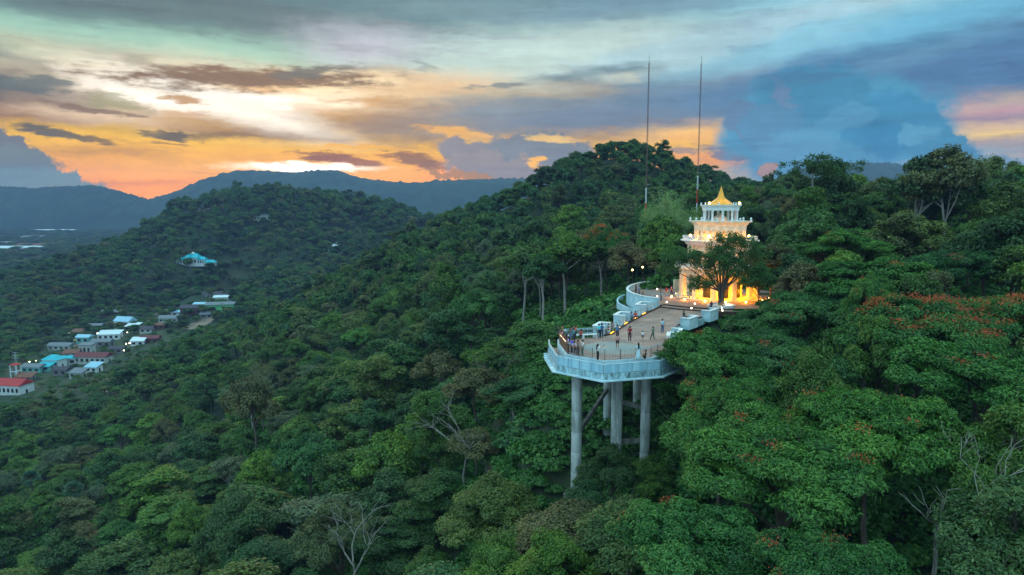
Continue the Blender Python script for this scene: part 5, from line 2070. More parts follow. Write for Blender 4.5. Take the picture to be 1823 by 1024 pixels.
def bare_tree(px, py_top, Y, h, seed, label, spread=1.0, leafy=0):
    x, y, zt = at_y(px, py_top, Y)
    zb = zt - h
    o = empty('bare_tree', (x, y, zb))
    r = random.Random(seed)
    m = MB()
    tips = []

    def grow(p, d, L, rad, lev):
        q = p + d * L
        mid = p.lerp(q, .5) + Vector((r.gauss(0, 1), r.gauss(0, 1), 0)) * L * .06
        m.tube([p, mid, q], [rad, rad * .8, rad * .6], 5 if lev < 2 else 4, cap=False)
        if lev >= 4:
            tips.append(q)
            return
        for _ in range(3 if lev < 3 else 2):
            nd = (d + Vector((r.gauss(0, .55) * spread, r.gauss(0, .55) * spread, r.gauss(.08, .3)))).normalized()
            grow(q if r.random() < .6 else p.lerp(q, r.uniform(.55, .95)), nd, L * r.uniform(.55, .8), rad * .55, lev + 1)
    grow(Vector((0, 0, -1)), Vector((.02, 0, 1)), h * .42 + 1, .17, 0)
    m.build('branches', M['bark_pale'], o)
    tag(o, label, 'dead tree' if not leafy else 'tree')
    if leafy:
        rq = np.random.default_rng(seed)
        T_ = np.array([tuple(t) for t in tips])
        cc = np.repeat(T_, leafy, 0) + rq.normal(size=(len(T_) * leafy, 3)) * .35
        v, f, tt = leaves(cc, rq.normal(size=cc.shape) + np.array([0, 0, 1]), .3, .5, rq.uniform(0, 1, len(cc)), seed)
        link('leaves', np_mesh('sparse_leaves', v, f, M['leaf_rust'], attrs={'tone': tt}), o)


bare_tree(828, 738, 84, 9.5, 5, 'leafless silver-grey tree with forked branches left of the deck pillars', 1.2)
bare_tree(625, 925, 68, 8, 8, 'bare pale tree poking out of the canopy near the bottom, left of the middle', 1.0)
bare_tree(445, 655, 150, 13, 9, 'greyish half-bare tree standing on the near hillside left of the middle', .9, 14)
bare_tree(905, 640, 112, 11, 12, 'thin half-bare tree on the slope left of the viewing deck', .8, 10)
bare_tree(1675, 800, 40, 9, 14, 'pale leaning bare trunk under the feathery flame trees at the lower right', .8)
# tall pale trunk on the right skyline
x, y, zt = at_y(1448, 312, 139)
zb = ground_z(x, y)
m = MB().tube([(x, y, zb), (x + .2, y, (zb + zt) / 2), (x - .2, y, zt + 2)], [.34, .27, .12], 7)
m2 = m
o = empty('pale_trunk_tree', (x, y, zb))
m.build('trunk', M['bark_pale'], o).matrix_parent_inverse = Matrix.Translation((-x, -y, -zb))
rq = np.random.default_rng(3)
cl = rq.normal(size=(46, 3)) * np.array([2.6, 2.6, 1.1]) + np.array([.9, 0, zt + 1.6 - zb])
cc = np.repeat(cl, 90, 0) + rq.normal(size=(46 * 90, 3)) * np.array([.5, .5, .3])
v, f, tt = leaves(cc, rq.normal(size=cc.shape) + np.array([0, 0, 1]), .45, .5, rq.uniform(0, 1, len(cc)), 3)
link('crown', np_mesh('pale_trunk_crown', v, f, M['leaf'], attrs={'tone': tt}), o)
tag(o, 'tree with a tall bare pale trunk on the ridge right of the pagoda', 'tree')


def fan_palm(px, py, Y, lab):
    x, y, z = at_y(px, py, Y)
    g = ground_z(x, y)
    h = max(z - g, 6)
    o = empty('fan_palm', (x, y, z - h))
    MB().tube([(0, 0, -.5), (.2, 0, h * .5), (0, 0, h)], [.26, .2, .18], 7).build('trunk', M['bark'], o)
    r = np.random.default_rng(int(px))
    V, Fc, T = [], [], []
    for k in range(46):
        a = r.uniform(0, 6.28); e = r.uniform(-.5, 1.45)
        d = np.array([math.cos(a) * math.cos(e), math.sin(a) * math.cos(e), math.sin(e)])
        c = np.array([0, 0, h]) + d * 1.3
        s = np.cross(d, [0, 0, 1.0]); s /= np.linalg.norm(s) + 1e-6
        u_ = np.cross(s, d)
        tone = r.uniform(0, 1)
        for j in range(13):
            b = (j - 6) / 6 * 1.45
            dd = d * math.cos(b) + s * math.sin(b)
            e_ = c + dd * 1.15 + np.array([0, 0, -.18])
            w_ = np.cross(dd, u_) * .09
            i0 = len(V)
            V += [c, c + dd * .6 + w_, e_, c + dd * .6 - w_]
            Fc.append((i0, i0 + 1, i0 + 2, i0 + 3)); T += [tone] * 4
    link('fronds', np_mesh('palm_fronds', np.array(V), np.array(Fc), M['leaf_palm'], attrs={'tone': T}), o)
    tag(o, lab, 'palm')


fan_palm(55, 852, 160, 'bluish fan palm, the left one of two near the left bottom corner')
fan_palm(130, 872, 150, 'bluish fan palm, the right one of two near the left bottom corner')

# ------------------------------------------------------------------ people
SKIN = {'a': mat('skin_tan', (176, 122, 92), .6), 'b': mat('skin_light', (214, 166, 134), .6)}
HAIRM = mat('hair_black', (24, 20, 20), .5)
CLOTH = {}


def cloth(rgb):
    rgb = tuple(min(235, int(v * 1.15 + 8)) for v in rgb)
    if rgb not in CLOTH:
        CLOTH[rgb] = mat('cloth_%d' % len(CLOTH), rgb, .9, var=.25, scale=9)
    return CLOTH[rgb]


def joints(pose):
    J = dict(pel=(0, 0, .93), wst=(0, 0, 1.08), cst=(0, 0, 1.28), nkb=(0, 0, 1.43), nck=(0, .01, 1.49), hed=(0, .03, 1.58), top=(0, .02, 1.67),
             nos=(0, .115, 1.585))
    for s, k in ((-1, 'l'), (1, 'r')):
        J['sh' + k] = (s * .185, 0, 1.39)
        J['el' + k] = (s * .235, -.03, 1.12)
        J['wr' + k] = (s * .24, .06, .89)
        J['ha' + k] = (s * .235, .09, .81)
        J['hp' + k] = (s * .095, 0, .88)
        J['kn' + k] = (s * .105, .02, .49)
        J['an' + k] = (s * .11, -.01, .08)
        J['to' + k] = (s * .12, .13, .04)
    if pose == 'walk':
        J.update(knl=(-.1, .20, .50), anl=(-.1, .30, .10), tol=(-.1, .43, .06), knr=(.1, -.02, .49), anr=(.1, -.30, .13), tor=(.1, -.20, .04),
                 ell=(-.23, -.12, 1.14), wrl=(-.22, -.08, .92), hal=(-.21, -.04, .85), elr=(.23, .08, 1.13), wrr=(.2, .24, .95), har=(.19, .3, .89))
    if pose == 'photo':
        J.update(ell=(-.27, .18, 1.26), wrl=(-.12, .34, 1.45), hal=(-.06, .37, 1.51), elr=(.27, .18, 1.26), wrr=(.12, .34, 1.45), har=(.06, .37, 1.51))
    if pose == 'reach':
        J.update(elr=(.26, .24, 1.40), wrr=(.22, .46, 1.50), har=(.21, .54, 1.53))
    if pose == 'armsup':
        J.update(ell=(-.42, .02, 1.46), wrl=(-.22, .05, 1.62), hal=(-.15, .06, 1.66), elr=(.42, .02, 1.46), wrr=(.22, .05, 1.62), har=(.15, .06, 1.66))
    if pose == 'lean':
        J.update(wst=(0, .07, 1.06), cst=(0, .17, 1.22), nkb=(0, .25, 1.34), nck=(0, .28, 1.39), hed=(0, .33, 1.46), top=(0, .36, 1.55), nos=(0, .42, 1.45),
                 shl=(-.18, .22, 1.31), shr=(.18, .22, 1.31), ell=(-.22, .36, 1.08), elr=(.22, .36, 1.08), wrl=(-.12, .52, 1.09), wrr=(.12, .52, 1.09), hal=(-.05, .57, 1.09), har=(.05, .57, 1.09))
    if pose in ('sit', 'crouch'):
        dz = -.45 if pose == 'sit' else -.70
        for k in ('pel', 'wst', 'cst', 'nkb', 'nck', 'hed', 'top', 'nos', 'shl', 'shr', 'hpl', 'hpr'):
            x, y, z = J[k]; J[k] = (x, y + (.0 if pose == 'sit' else .05), z + dz)
        if pose == 'sit':
            for s, k in ((-1, 'l'), (1, 'r')):
                J['kn' + k] = (s * .13, .42, .47); J['an' + k] = (s * .13, .40, .08); J['to' + k] = (s * .14, .54, .04)
                J['el' + k] = (s * .24, .06, .70); J['wr' + k] = (s * .16, .26, .60); J['ha' + k] = (s * .13, .34, .58)
        else:
            for s, k in ((-1, 'l'), (1, 'r')):
                J['kn' + k] = (s * .16, .36, .42); J['an' + k] = (s * .12, .06, .08); J['to' + k] = (s * .13, .20, .04)
                J['el' + k] = (s * .26, .22, .50); J['wr' + k] = (s * .14, .40, .46); J['ha' + k] = (s * .08, .44, .48)
    return J


RAD = dict(pel=.115, wst=.10, cst=.125, nkb=.065, nck=.05, hed=.088, top=.06, nos=.018, sh=.058, el=.042, wr=.030, ha=.036, hp=.085, kn=.058, an=.038, to=.036)
BODY = [('pel', 'wst'), ('wst', 'cst'), ('cst', 'nkb'), ('nkb', 'nck'), ('nck', 'hed'), ('hed', 'top'), ('hed', 'nos')]
for k in 'lr':
    BODY += [('cst', 'sh' + k), ('sh' + k, 'el' + k), ('el' + k, 'wr' + k), ('wr' + k, 'ha' + k), ('pel', 'hp' + k), ('hp' + k, 'kn' + k), ('kn' + k, 'an' + k), ('an' + k, 'to' + k)]
SHIRT = [('pel', 'wst'), ('wst', 'cst'), ('cst', 'nkb')] + [e for k in 'lr' for e in (('cst', 'sh' + k), ('sh' + k, 'el' + k))]
TROUS = [('wst', 'pel')] + [e for k in 'lr' for e in (('pel', 'hp' + k), ('hp' + k, 'kn' + k), ('kn' + k, 'an' + k))]
SHORTS = [('wst', 'pel')] + [e for k in 'lr' for e in (('pel', 'hp' + k), ('hp' + k, 'kn' + k))]
SKJOBS = []


def skin_job(J, edges, grow, root, name, material, fingers=False):
    keys = []
    for a, b in edges:
        for k in (a, b):
            if k not in keys:
                keys.append(k)
    me = bpy.data.meshes.new('body_plan')
    co = {k: Vector(J[k]) for k in keys}
    if grow:
        for k in 'lr':          # sleeves and shorts stop short of the joint
            if 'el' + k in co and 'wr' + k not in co:
                co['el' + k] = Vector(J['sh' + k]).lerp(Vector(J['el' + k]), .75)
            if 'kn' + k in co and 'an' + k not in co:
                co['kn' + k] = Vector(J['hp' + k]).lerp(Vector(J['kn' + k]), .8)
    me.from_pydata([co[k] for k in keys], [(keys.index(a), keys.index(b)) for a, b in edges], [])
    o = bpy.data.objects.new('body_plan', me)
    COL.objects.link(o)
    sk = o.modifiers.new('skin', 'SKIN')
    sk.branch_smoothing = .5
    lay = me.skin_vertices[0].data if me.skin_vertices else None
    if lay is None:
        return
    for i, k in enumerate(keys):
        r = RAD.get(k, RAD.get(k[:2], .05)) + grow
        wide = 1.25 if k in ('pel', 'wst', 'cst') else 1.0
        lay[i].radius = (r * wide, r * (.86 if wide > 1 else 1))
        lay[i].use_root = (i == 0)
    sb = o.modifiers.new('smooth', 'SUBSURF')
    sb.levels = 1
    sb.render_levels = 1
    SKJOBS.append((o, J, root, name, material, fingers))


def person(px, py, z, face, pose, shirt, trous, label, h=1.68, skin='a', hair='short', dress=None, shorts=False, lift=0.0, held=False):
    x, y = at_z(px, py, z)
    root = empty('person', (x, y, z + lift), R(face))
    root.scale = (h / 1.70,) * 3
    J = joints(pose)
    skin_job(J, BODY, 0, root, 'body', SKIN[skin], True)
    skin_job(J, SHIRT, .022, root, 'shirt', cloth(dress or shirt))
    if not dress:
        skin_job(J, SHORTS if shorts else TROUS, .020, root, 'shorts' if shorts else 'trousers', cloth(trous))
    else:
        m = MB().lathe([(.15, 1.02), (.17, .9), (.22, .6), (.30, .22), (.29, .2), (.14, .95)], 16)
        m.build('skirt', cloth(dress), root, True)
    hx, hy, hz_ = J['hed']
    tx, ty, tz = J['top']
    m = MB()
    prof = [(.112 * math.cos(t), .118 * math.sin(t)) for t in np.linspace(-.1, 1.5, 6)]
    m.lathe(prof + [(.005, .12)], 12, (tx, ty - .03, tz - .05))
    m.lathe([(.10, -.14), (.108, -.03), (.108, .02)], 12, (hx, hy - .015, hz_ + .05), a0=R(195), a1=R(345))
    if hair == 'long':
        m.tube([(hx, hy - .07, hz_ + .06), (hx, hy - .12, hz_ - .1), (hx, hy - .13, hz_ - .32), (hx, hy - .12, hz_ - .48)], [.08, .095, .085, .03], 8)
    m.build('hair', HAIRM, root, True)
    tag(root, label, 'person', 'visitors on the deck and terrace')
    if held:
        w = Vector(J['har']) + Vector((0, .05, .06))
        mt = Matrix.Rotation(R(face), 3, 'Z')
        o = MB().box((0, 0, 0), (.075, .012, .15)).build('phone', M['dark'])
        k = h / 1.70
        o.location = Vector((x, y, z + lift)) + mt @ (w * k)
        o.rotation_euler = (0, 0, R(face))
        tag(o, held, 'phone')
    return root


# face: 0 looks away from the camera (+Y), 90 to the left, 180 to the camera, -90 to the right
person(1024, 606, 0, 60, 'armsup', (214, 60, 48), (40, 36, 56), 'person in a bright red shirt, elbows raised, at the left back corner of the deck')
person(1016, 607, 0, 40, 'stand', (34, 42, 56), (84, 110, 140), 'person in a dark top and blue jeans beside the red shirt, back to the camera')
person(1009, 607, 0, 100, 'lean', (150, 190, 220), (60, 66, 80), 'person in a pale blue top bending over the left hand rail')
person(1004, 612, 0, 95, 'lean', (196, 130, 140), (70, 60, 66), 'person in a pink top leaning on the left rail', 1.6)
person(1008, 618, 0, 90, 'lean', (120, 52, 44), (90, 44, 40), 'person in rust-brown clothes at the left rail', 1.62)
person(1012, 627, 0, 80, 'stand', (150, 132, 196), (44, 46, 60), 'person in a lilac top at the left front corner of the deck', 1.62, hair='long')
person(1018, 630, 0, 110, 'stand', (84, 84, 190), (40, 42, 52), 'person in a violet-blue top, second from the left front corner', 1.64)
person(1029, 634, 0, -80, 'stand', (112, 84, 72), (38, 38, 44), 'person in a brown top facing a friend in white near the front rail', 1.66)
person(1037, 634, 0, 100, 'reach', (206, 214, 222), (54, 82, 80), 'person in a white shirt facing the brown-topped one near the front rail', 1.66)
person(1064, 642, 0, -70, 'reach', (212, 226, 236), (28, 30, 36), 'person in a white top and black trousers holding a phone up at the front rail', 1.64, hair='long', held='dark phone held up by the white-topped person at the front rail')
person(1066, 602, 0, 10, 'stand', (84, 180, 200), (26, 30, 40), 'person in a turquoise shirt standing by the end of the bench', 1.66)
person(1071, 602, 0, -20, 'stand', (48, 86, 134), (44, 30, 40), 'person in a navy blue shirt just right of the turquoise shirt', 1.70)
person(1083, 594, 0, 120, 'sit', (60, 50, 70), (70, 60, 60), 'person in dark clothes sitting in the seating bay nearest the deck', 1.62)
person(1090, 590, 0, 150, 'sit', (150, 84, 60), (52, 44, 44), 'person in an orange-brown top sitting at the mouth of the nearest seating bay', 1.62)
person(1099, 604, 0, 180, 'stand', (56, 96, 140), (50, 50, 64), 'person in a blue shirt standing right of the painted circle', 1.66)
person(1099, 622, 0, 170, 'walk', (168, 126, 126), (28, 28, 34), 'person in a dusty pink top and black shorts walking onto the painted circle', 1.66, shorts=True)
person(1121, 608, 0, -30, 'stand', (130, 30, 44), (44, 26, 34), 'person in a maroon shirt and dark trousers in the middle of the walkway', 1.74)
person(1144, 607, 0, 180, 'stand', (198, 200, 226), (40, 54, 100), 'child in a white top and blue shorts on the walkway', 1.15, shorts=True)
person(1162, 606, 0, 30, 'walk', (34, 104, 92), (40, 70, 60), 'person in a green shirt stepping towards the right edge of the walkway', 1.55)
person(1179, 593, 0, 200, 'stand', (150, 176, 214), (60, 84, 120), 'person in a light blue shirt near the right seating bay', 1.70)
person(1136, 641, 0, 10, 'stand', (150, 176, 230), (150, 176, 230), 'person in a long pale blue dress with long black hair at the front rail', 1.70, skin='b', hair='long', dress=(160, 186, 236))
person(1150, 640, 0, 70, 'crouch', (70, 56, 52), (40, 36, 36), 'person in dark brown clothes crouching at the right end of the front rail', 1.6)
person(1124, 571, 0, -60, 'sit', (120, 150, 196), (60, 80, 120), 'person in a pale blue shirt sitting in the middle left seating bay', 1.62, lift=.02)
person(1131, 570, 0, -50, 'sit', (206, 70, 76), (60, 60, 80), 'person in a coral red shirt sitting in the middle left seating bay', 1.62, lift=.02)
person(1186, 529, .315, 200, 'stand', (92, 30, 44), (70, 100, 140), 'person in a maroon top and blue jeans on the upper terrace', 1.68)
person(1195, 527, .315, -90, 'walk', (170, 110, 120), (60, 34, 38), 'person in a dusty rose shirt striding across the upper terrace', 1.76)
person(1178, 537, .315, 60, 'crouch', (56, 60, 84), (40, 44, 60), 'person in dark blue crouching by the end of the curved rail', 1.55)
person(1150, 512, .315, 190, 'sit', (206, 206, 214), (52, 44, 56), 'person in a white patterned top sitting at the back of the curved terrace', 1.62)
person(1145, 508, .315, 175, 'stand', (44, 44, 60), (32, 32, 44), 'person in dark clothes standing behind the white patterned top', 1.62)
person(1180, 508, .315, 170, 'sit', (160, 156, 186), (30, 30, 40), 'person in a pale grey top sitting on the back wall near the pagoda', 1.64)
person(1132, 522, .315, 110, 'stand', (84, 40, 56), (34, 34, 44), 'person in a plum top at the inside of the curved wall, farthest left', 1.62)
person(1138, 526, .315, 120, 'stand', (104, 120, 150), (80, 96, 120), 'person in a grey-blue top at the inside of the curved wall', 1.60)
person(1144, 531, .315, 130, 'sit', (110, 70, 84), (50, 44, 56), 'person in a reddish top sitting inside the curved wall', 1.5)
person(1217, 569, 0, -60, 'sit', (44, 50, 58), (40, 40, 50), 'person in dark clothes sitting in the middle right seating bay', 1.62)
person(1266, 551, .155, 0, 'sit', (36, 40, 50), (32, 32, 40), 'person in black sitting behind the seating bay by the steps', 1.62)

person(1001, 604, 0, 95, 'stand', (150, 110, 60), (60, 60, 70), 'person in an ochre top at the far end of the left rail', 1.66)
person(1021, 610, 0, 30, 'photo', (60, 120, 130), (50, 50, 60), 'person in a dull teal top taking a picture over the left back corner', 1.68)
person(1024, 633, 0, 150, 'lean', (190, 170, 200), (60, 50, 60), 'person in a pale mauve top bent forward between the violet and brown tops', 1.6)
person(1034, 604, 0, 10, 'sit', (170, 70, 60), (50, 50, 60), 'person in a brick-red top sitting on the long white bench', 1.6)
dgr = bpy.context.evaluated_depsgraph_get()
dgr.update()
for o, J, root, name, material, fingers in SKJOBS:
    ev = o.evaluated_get(dgr)
    me = bpy.data.meshes.new_from_object(ev)
    if fingers:
        bm = bmesh.new()
        bm.from_mesh(me)
        for k, sg in (('l', -1), ('r', 1)):
            w, hnd = Vector(J['wr' + k]), Vector(J['ha' + k])
            d = (hnd - w).normalized()
            sd = d.cross(Vector((0, 0, 1)))
            if sd.length < .2:
                sd = Vector((0, 1, 0))
            sd.normalize()
            for fi, (off, ln) in enumerate(((-.026, .062), (-.009, .075), (.009, .070), (.026, .052), (.034, .0))):
                if fi == 4:
                    p0, p1 = w.lerp(hnd, .6) + sd * .03, w.lerp(hnd, .9) + sd * .062
                else:
                    p0, p1 = hnd + sd * off, hnd + d * (.03 + ln) + sd * off * 1.2
                mm = MB().tube([p0, p0.lerp(p1, .6), p1 + Vector((0, 0, -.008))], [.010, .009, .006], 5)
                vs = [bm.verts.new(v) for v in mm.v]
                for fc in mm.f:
                    bm.faces.new([vs[i] for i in fc])
        bm.to_mesh(me); bm.free()
    me.materials.clear(); me.materials.append(material)
    me.polygons.foreach_set('use_smooth', [True] * len(me.polygons))
    old = o.data
    link(name, me, root)
    bpy.data.objects.remove(o)

# ------------------------------------------------------------------ the valley: houses, lamps, road
HM = {
 'white': mat('house_white', (206, 214, 220), .8, var=.2, scale=.5), 'pale': mat('house_pale', (176, 182, 180), .8, var=.25, scale=.5), 'teal_wall': mat('house_teal', (110, 170, 170), .8, var=.2, scale=.5),
 'green': mat('house_green', (96, 176, 120), .8, var=.15, scale=.5), 'grey': mat('house_grey', (120, 120, 124), .85, var=.25, scale=.5), 'brown': mat('house_brown', (96, 70, 66), .85, var=.25, scale=.5),
 'r_red': mat('roof_red', (176, 56, 56), .7, var=.2, scale=.8), 'r_maroon': mat('roof_maroon', (112, 56, 60), .7, var=.2, scale=.8), 'r_teal': mat('roof_teal', (30, 176, 196), .5, var=.15, scale=.8),
 'r_blue': mat('roof_pale_blue', (150, 196, 222), .5, var=.2, scale=.8), 'r_grey': mat('roof_grey', (116, 124, 134), .7, var=.25, scale=.8), 'r_dark': mat('roof_dark', (70, 66, 76), .7, var=.25, scale=.8),
 'r_rust': mat('roof_rust', (128, 88, 72), .8, var=.4, scale=.8),
 'r_white': mat('roof_white', (206, 222, 232), .5, var=.15, scale=.8),
}


def house(px, py, w, d, h, roof, wall, label, rz=0.0, kind='gable', rh=None, nwin=None, zoff=0, pos=None, cat='house'):
    if pos is None:
        x, y, z = hit(px, py)
    else:
        x, y, z = pos
    z += zoff
    o = empty('house', (x, y, z), R(rz))
    MB().box((0, 0, h / 2 - .5), (w, d, h + 1)).build('wall', HM[wall], o)
    rh = rh if rh is not None else min(w, d) * .28
    m = MB()
    e = .6
    if kind == 'gable':
        a, b = w / 2 + e, d / 2 + e
        vs = [(-a, -b, h), (a, -b, h), (a, b, h), (-a, b, h), (-a, 0, h + rh), (a, 0, h + rh)]
        m.add(vs, [(0, 1, 5, 4), (2, 3, 4, 5), (0, 4, 3), (1, 2, 5), (3, 2, 1, 0)])
    elif kind == 'hip':
        a, b = w / 2 + e, d / 2 + e
        q = max(a - b, .3)
        vs = [(-a, -b, h), (a, -b, h), (a, b, h), (-a, b, h), (-q, 0, h + rh), (q, 0, h + rh)]
        m.add(vs, [(0, 1, 5, 4), (2, 3, 4, 5), (0, 4, 3), (1, 2, 5), (3, 2, 1, 0)])
    else:
        a, b = w / 2 + e, d / 2 + e
        vs = [(-a, -b, h - .3), (a, -b, h - .3), (a, b, h + rh), (-a, b, h + rh), (-a, -b, h), (a, -b, h), (a, b, h + rh + .3), (-a, b, h + rh + .3)]
        m.add(vs, [(0, 3, 2, 1), (4, 5, 6, 7), (0, 1, 5, 4), (1, 2, 6, 5), (2, 3, 7, 6), (3, 0, 4, 7)])
    m.build('roof', HM[roof], o)
    n = nwin or max(2, int(w / 3.2))
    for k in range(n):
        xx = -w / 2 + w * (k + .5) / n
        wd = MB().box((xx, -d / 2 - .03, h * .52), (w / n * .5, .12, h * .4)).build('window', M['dark'], o)
    MB().box((w / 2 + .02, 0, 1.1), (.1, 1.2, 2.2)).build('door', M['dark'], o)
    tag(o, label, cat, 'houses in the valley')
    return o


house(18, 700, 19, 9, 5.0, 'r_red', 'white', 'long white house with red roof and a row of dark windows at the left edge', -8, 'gable', 2.6, 8)
# its little white tower
x, y, z = hit(15, 684)
o = empty('tower', (x, y + 6, z))
for a in (-1, 1):
    for b in (-1, 1):
        MB().box((a * 1.6, b * 1.6, 4.5), (.45, .45, 9)).build('leg', HM['white'], o)
MB().box((0, 0, 5.5), (3.9, 3.9, .4)).build('platform', HM['white'], o)
MB().box((0, 0, 6.6), (2.2, 2.2, 1.6)).build('tank', HM['grey'], o)
MB().add([(-2.2, -2.2, 9), (2.2, -2.2, 9), (2.2, 2.2, 9), (-2.2, 2.2, 9), (0, 0, 10.2)], [(0, 1, 4), (1, 2, 4), (2, 3, 4), (3, 0, 4), (3, 2, 1, 0)]).build('roof', HM['r_red'], o)
tag(o, 'small white open tower with a red roof rising behind the long red-roofed house', 'tower')
ALLH = 1
house(62, 662, 11, 6, 3.2, 'r_grey', 'teal_wall', 'grey-roofed teal shed at the left end of the turquoise-roofed group', -6)
house(98, 655, 10, 7, 5.2, 'r_teal', 'white', 'house with a bright turquoise hip roof in the lower village', -6, 'hip', 2.6)
house(82, 660, 8, 5, 3.0, 'r_teal', 'teal_wall', 'low turquoise-roofed annex in front of the turquoise hip roof', -6, 'shed', 1.2)
house(124, 650, 9, 5, 4.0, 'r_teal', 'pale', 'narrow turquoise-roofed wing right of the turquoise hip roof', 14)
house(168, 646, 19, 8, 4.2, 'r_maroon', 'pale', 'long building with a maroon roof on the right of the turquoise group', -3, 'gable', 2.2, 6)
house(168, 662, 7, 5, 3.2, 'r_blue', 'white', 'pale blue corrugated shed below the maroon roof', -10, 'shed', 1.6)
house(112, 668, 8, 5, 3.4, 'r_dark', 'grey', 'dark-roofed house partly behind the big round tree in the lower village', -4)
house(110, 622, 15, 6, 3.0, 'r_grey', 'pale', 'long low grey-roofed row below the red billboard', -4)
house(152, 610, 9, 6, 4.2, 'r_blue', 'teal_wall', 'pale teal house right of the red billboard', -4)
house(197, 604, 14, 7, 4.2, 'r_white', 'white', 'white-roofed house with light blue edges in the middle village', 8, 'shed', 1.5)
house(183, 616, 12, 6, 3.2, 'r_grey', 'grey', 'grey-blue roofed house below the white roof in the middle village', 4)
house(247, 615, 8, 6, 3.4, 'r_white', 'white', 'small bright white-roofed house above the near tree line', 10, 'shed', 1.4)
house(268, 611, 12, 6, 3.4, 'r_maroon', 'brown', 'maroon-roofed building right of the small white roof', 6)
house(224, 585, 13, 8, 6.0, 'r_blue', 'white', 'tall white house with a pale blue roof and big dark front window', -14, 'gable', 3.2, 2)
house(238, 588, 9, 6, 3.2, 'r_white', 'pale', 'low white-roofed lean-to right of the tall blue-roofed house', -14, 'shed', 1.8)
house(200, 562, 15, 6, 3.2, 'r_grey', 'brown', 'long grey-roofed shed above the tall blue-roofed house', -4)
house(306, 574, 16, 7, 3.0, 'r_grey', 'pale', 'low grey-roofed row beside the bare earth yard', 6)
house(343, 560, 15, 8, 5.0, 'r_dark', 'brown', 'dark brown house with a dark roof left of the green building', 6)
house(356, 553, 9, 6, 4.6, 'r_blue', 'brown', 'small light blue roof standing out of the dark brown house', 6, 'shed', 1.2)
house(393, 557, 20, 9, 6.5, 'r_grey', 'green', 'bright green walled building near the middle of the valley', 12, 'shed', .6, 2)
house(394, 545, 10, 5, 6.8, 'r_white', 'pale', 'white-roofed block behind the green walled building', 10, 'shed', .6)
house(390, 531, 26, 8, 4.0, 'r_dark', 'pale', 'long dark-roofed hall with two lamps behind the green building', 8, 'gable', 1.8)
house(156, 632, 8, 5, 6.5, 'r_grey', 'pale', 'tall unfinished pale building frame above the maroon roof', -4, 'shed', .3, 3)
house(600, 446, 9, 8, 5.0, 'r_white', 'white', 'small white villa alone on the wooded hill across the valley', 10, 'hip', 3.0, cat='villa')
house(597, 452, 13, 6, 3.0, 'r_blue', 'white', 'white terrace building just below the small villa', 14, 'shed', .5)
house(465, 393, 22, 10, 5.0, 'r_grey', 'pale', 'pale grey rooftop high on the hill across the valley', 8, 'hip', 2.4)
house(178, 431, 14, 8, 5.0, 'r_blue', 'white', 'small pale blue rooftop on the left shoulder of the hill', 0, 'shed', 1.5)
for (px_, py_, w_, d_, h_, rf_, wl_, lb_) in (
 (140, 598, 8, 5, 3, 'r_rust', 'brown', 'small rusty roof just above the red billboard'), (172, 586, 9, 5, 3, 'r_grey', 'grey', 'small grey roof above the white-roofed house'),
 (210, 628, 9, 5, 3, 'r_dark', 'grey', 'dark low roof at the near tree line under the middle village'), (128, 636, 8, 5, 3, 'r_rust', 'pale', 'rusty roof between the grey row and the maroon roof'),
 (285, 586, 10, 5, 3, 'r_rust', 'brown', 'rusty long roof below the low grey-roofed row'), (318, 562, 9, 5, 3, 'r_blue', 'pale', 'small pale blue roof at the bare earth yard'),
 (368, 566, 8, 5, 3, 'r_grey', 'grey', 'grey roof in front of the dark brown house'), (262, 592, 8, 5, 3, 'r_dark', 'pale', 'small dark roof right of the lean-to'),
 (46, 680, 8, 5, 3, 'r_rust', 'grey', 'rusty shed right of the little white tower'), (140, 672, 7, 5, 3, 'r_grey', 'pale', 'small grey roof beside the big round tree in the lower village'),
 (418, 545, 8, 5, 3, 'r_blue', 'white', 'small pale roof right of the green building')):
    house(px_, py_, w_, d_, h_, rf_, wl_, lb_, rr.uniform(-15, 20), 'gable' if w_ > 8 else 'shed', 1.3, 2)
# turquoise temple on the hillside
x, y, z = hit(340, 474)
tp = empty('temple', (x, y, z))
for (ox, oy, w, d, h, rh, al) in ((-10, 0, 12, 10, 6, 3.2, 0), (3, 1, 16, 12, 9.0, 5.0, 0), (14, 0, 10, 9, 6.5, 3.4, 0), (25, -1, 13, 7, 3.0, 3.0, -6)):
    MB().box((ox, oy, h / 2 - 1), (w * .9, d * .9, h + 2)).build('hall', HM['white'], tp)
    a, b = w / 2 + .8, d / 2 + .8
    MB().add([(ox - a, oy - b, h), (ox + a, oy - b, h), (ox + a, oy + b, h), (ox - a, oy + b, h), (ox - a * .55, oy, h + rh), (ox + a * .55, oy, h + rh)],
             [(0, 1, 5, 4), (2, 3, 4, 5), (0, 4, 3), (1, 2, 5), (3, 2, 1, 0)]).build('roof', HM['r_teal'], tp)
    g = MB().add([(ox - 2.6, oy - b - 1.2, h - .6), (ox + 2.6, oy - b - 1.2, h - .6), (ox, oy - b - 1.2, h + rh * .7), (ox - 2.6, oy, h - .4), (ox + 2.6, oy, h - .4), (ox, oy, h + rh * .75)],
                 [(0, 1, 2), (5, 4, 3), (0, 2, 5, 3), (1, 4, 5, 2), (0, 3, 4, 1)])
    g.build('gable', HM['r_teal'], tp)
    for k in range(3):
        MB().box((ox + (k - 1) * w * .27, oy - d * .45 - .05, h * .5), (w * .13, .2, h * .4)).build('window', M['dark'], tp)
MB().add([(1, -1, 13.5), (5, -1, 13.5), (5, 3, 13.5), (1, 3, 13.5), (3, 1, 16.0)], [(0, 1, 4), (1, 2, 4), (2, 3, 4), (3, 0, 4), (3, 2, 1, 0)]).build('lantern_roof', HM['white'], tp)
tp.scale = (.82, .82, .82)
tag(tp, 'temple with several bright turquoise roofs and white walls on the hillside across the valley', 'temple')
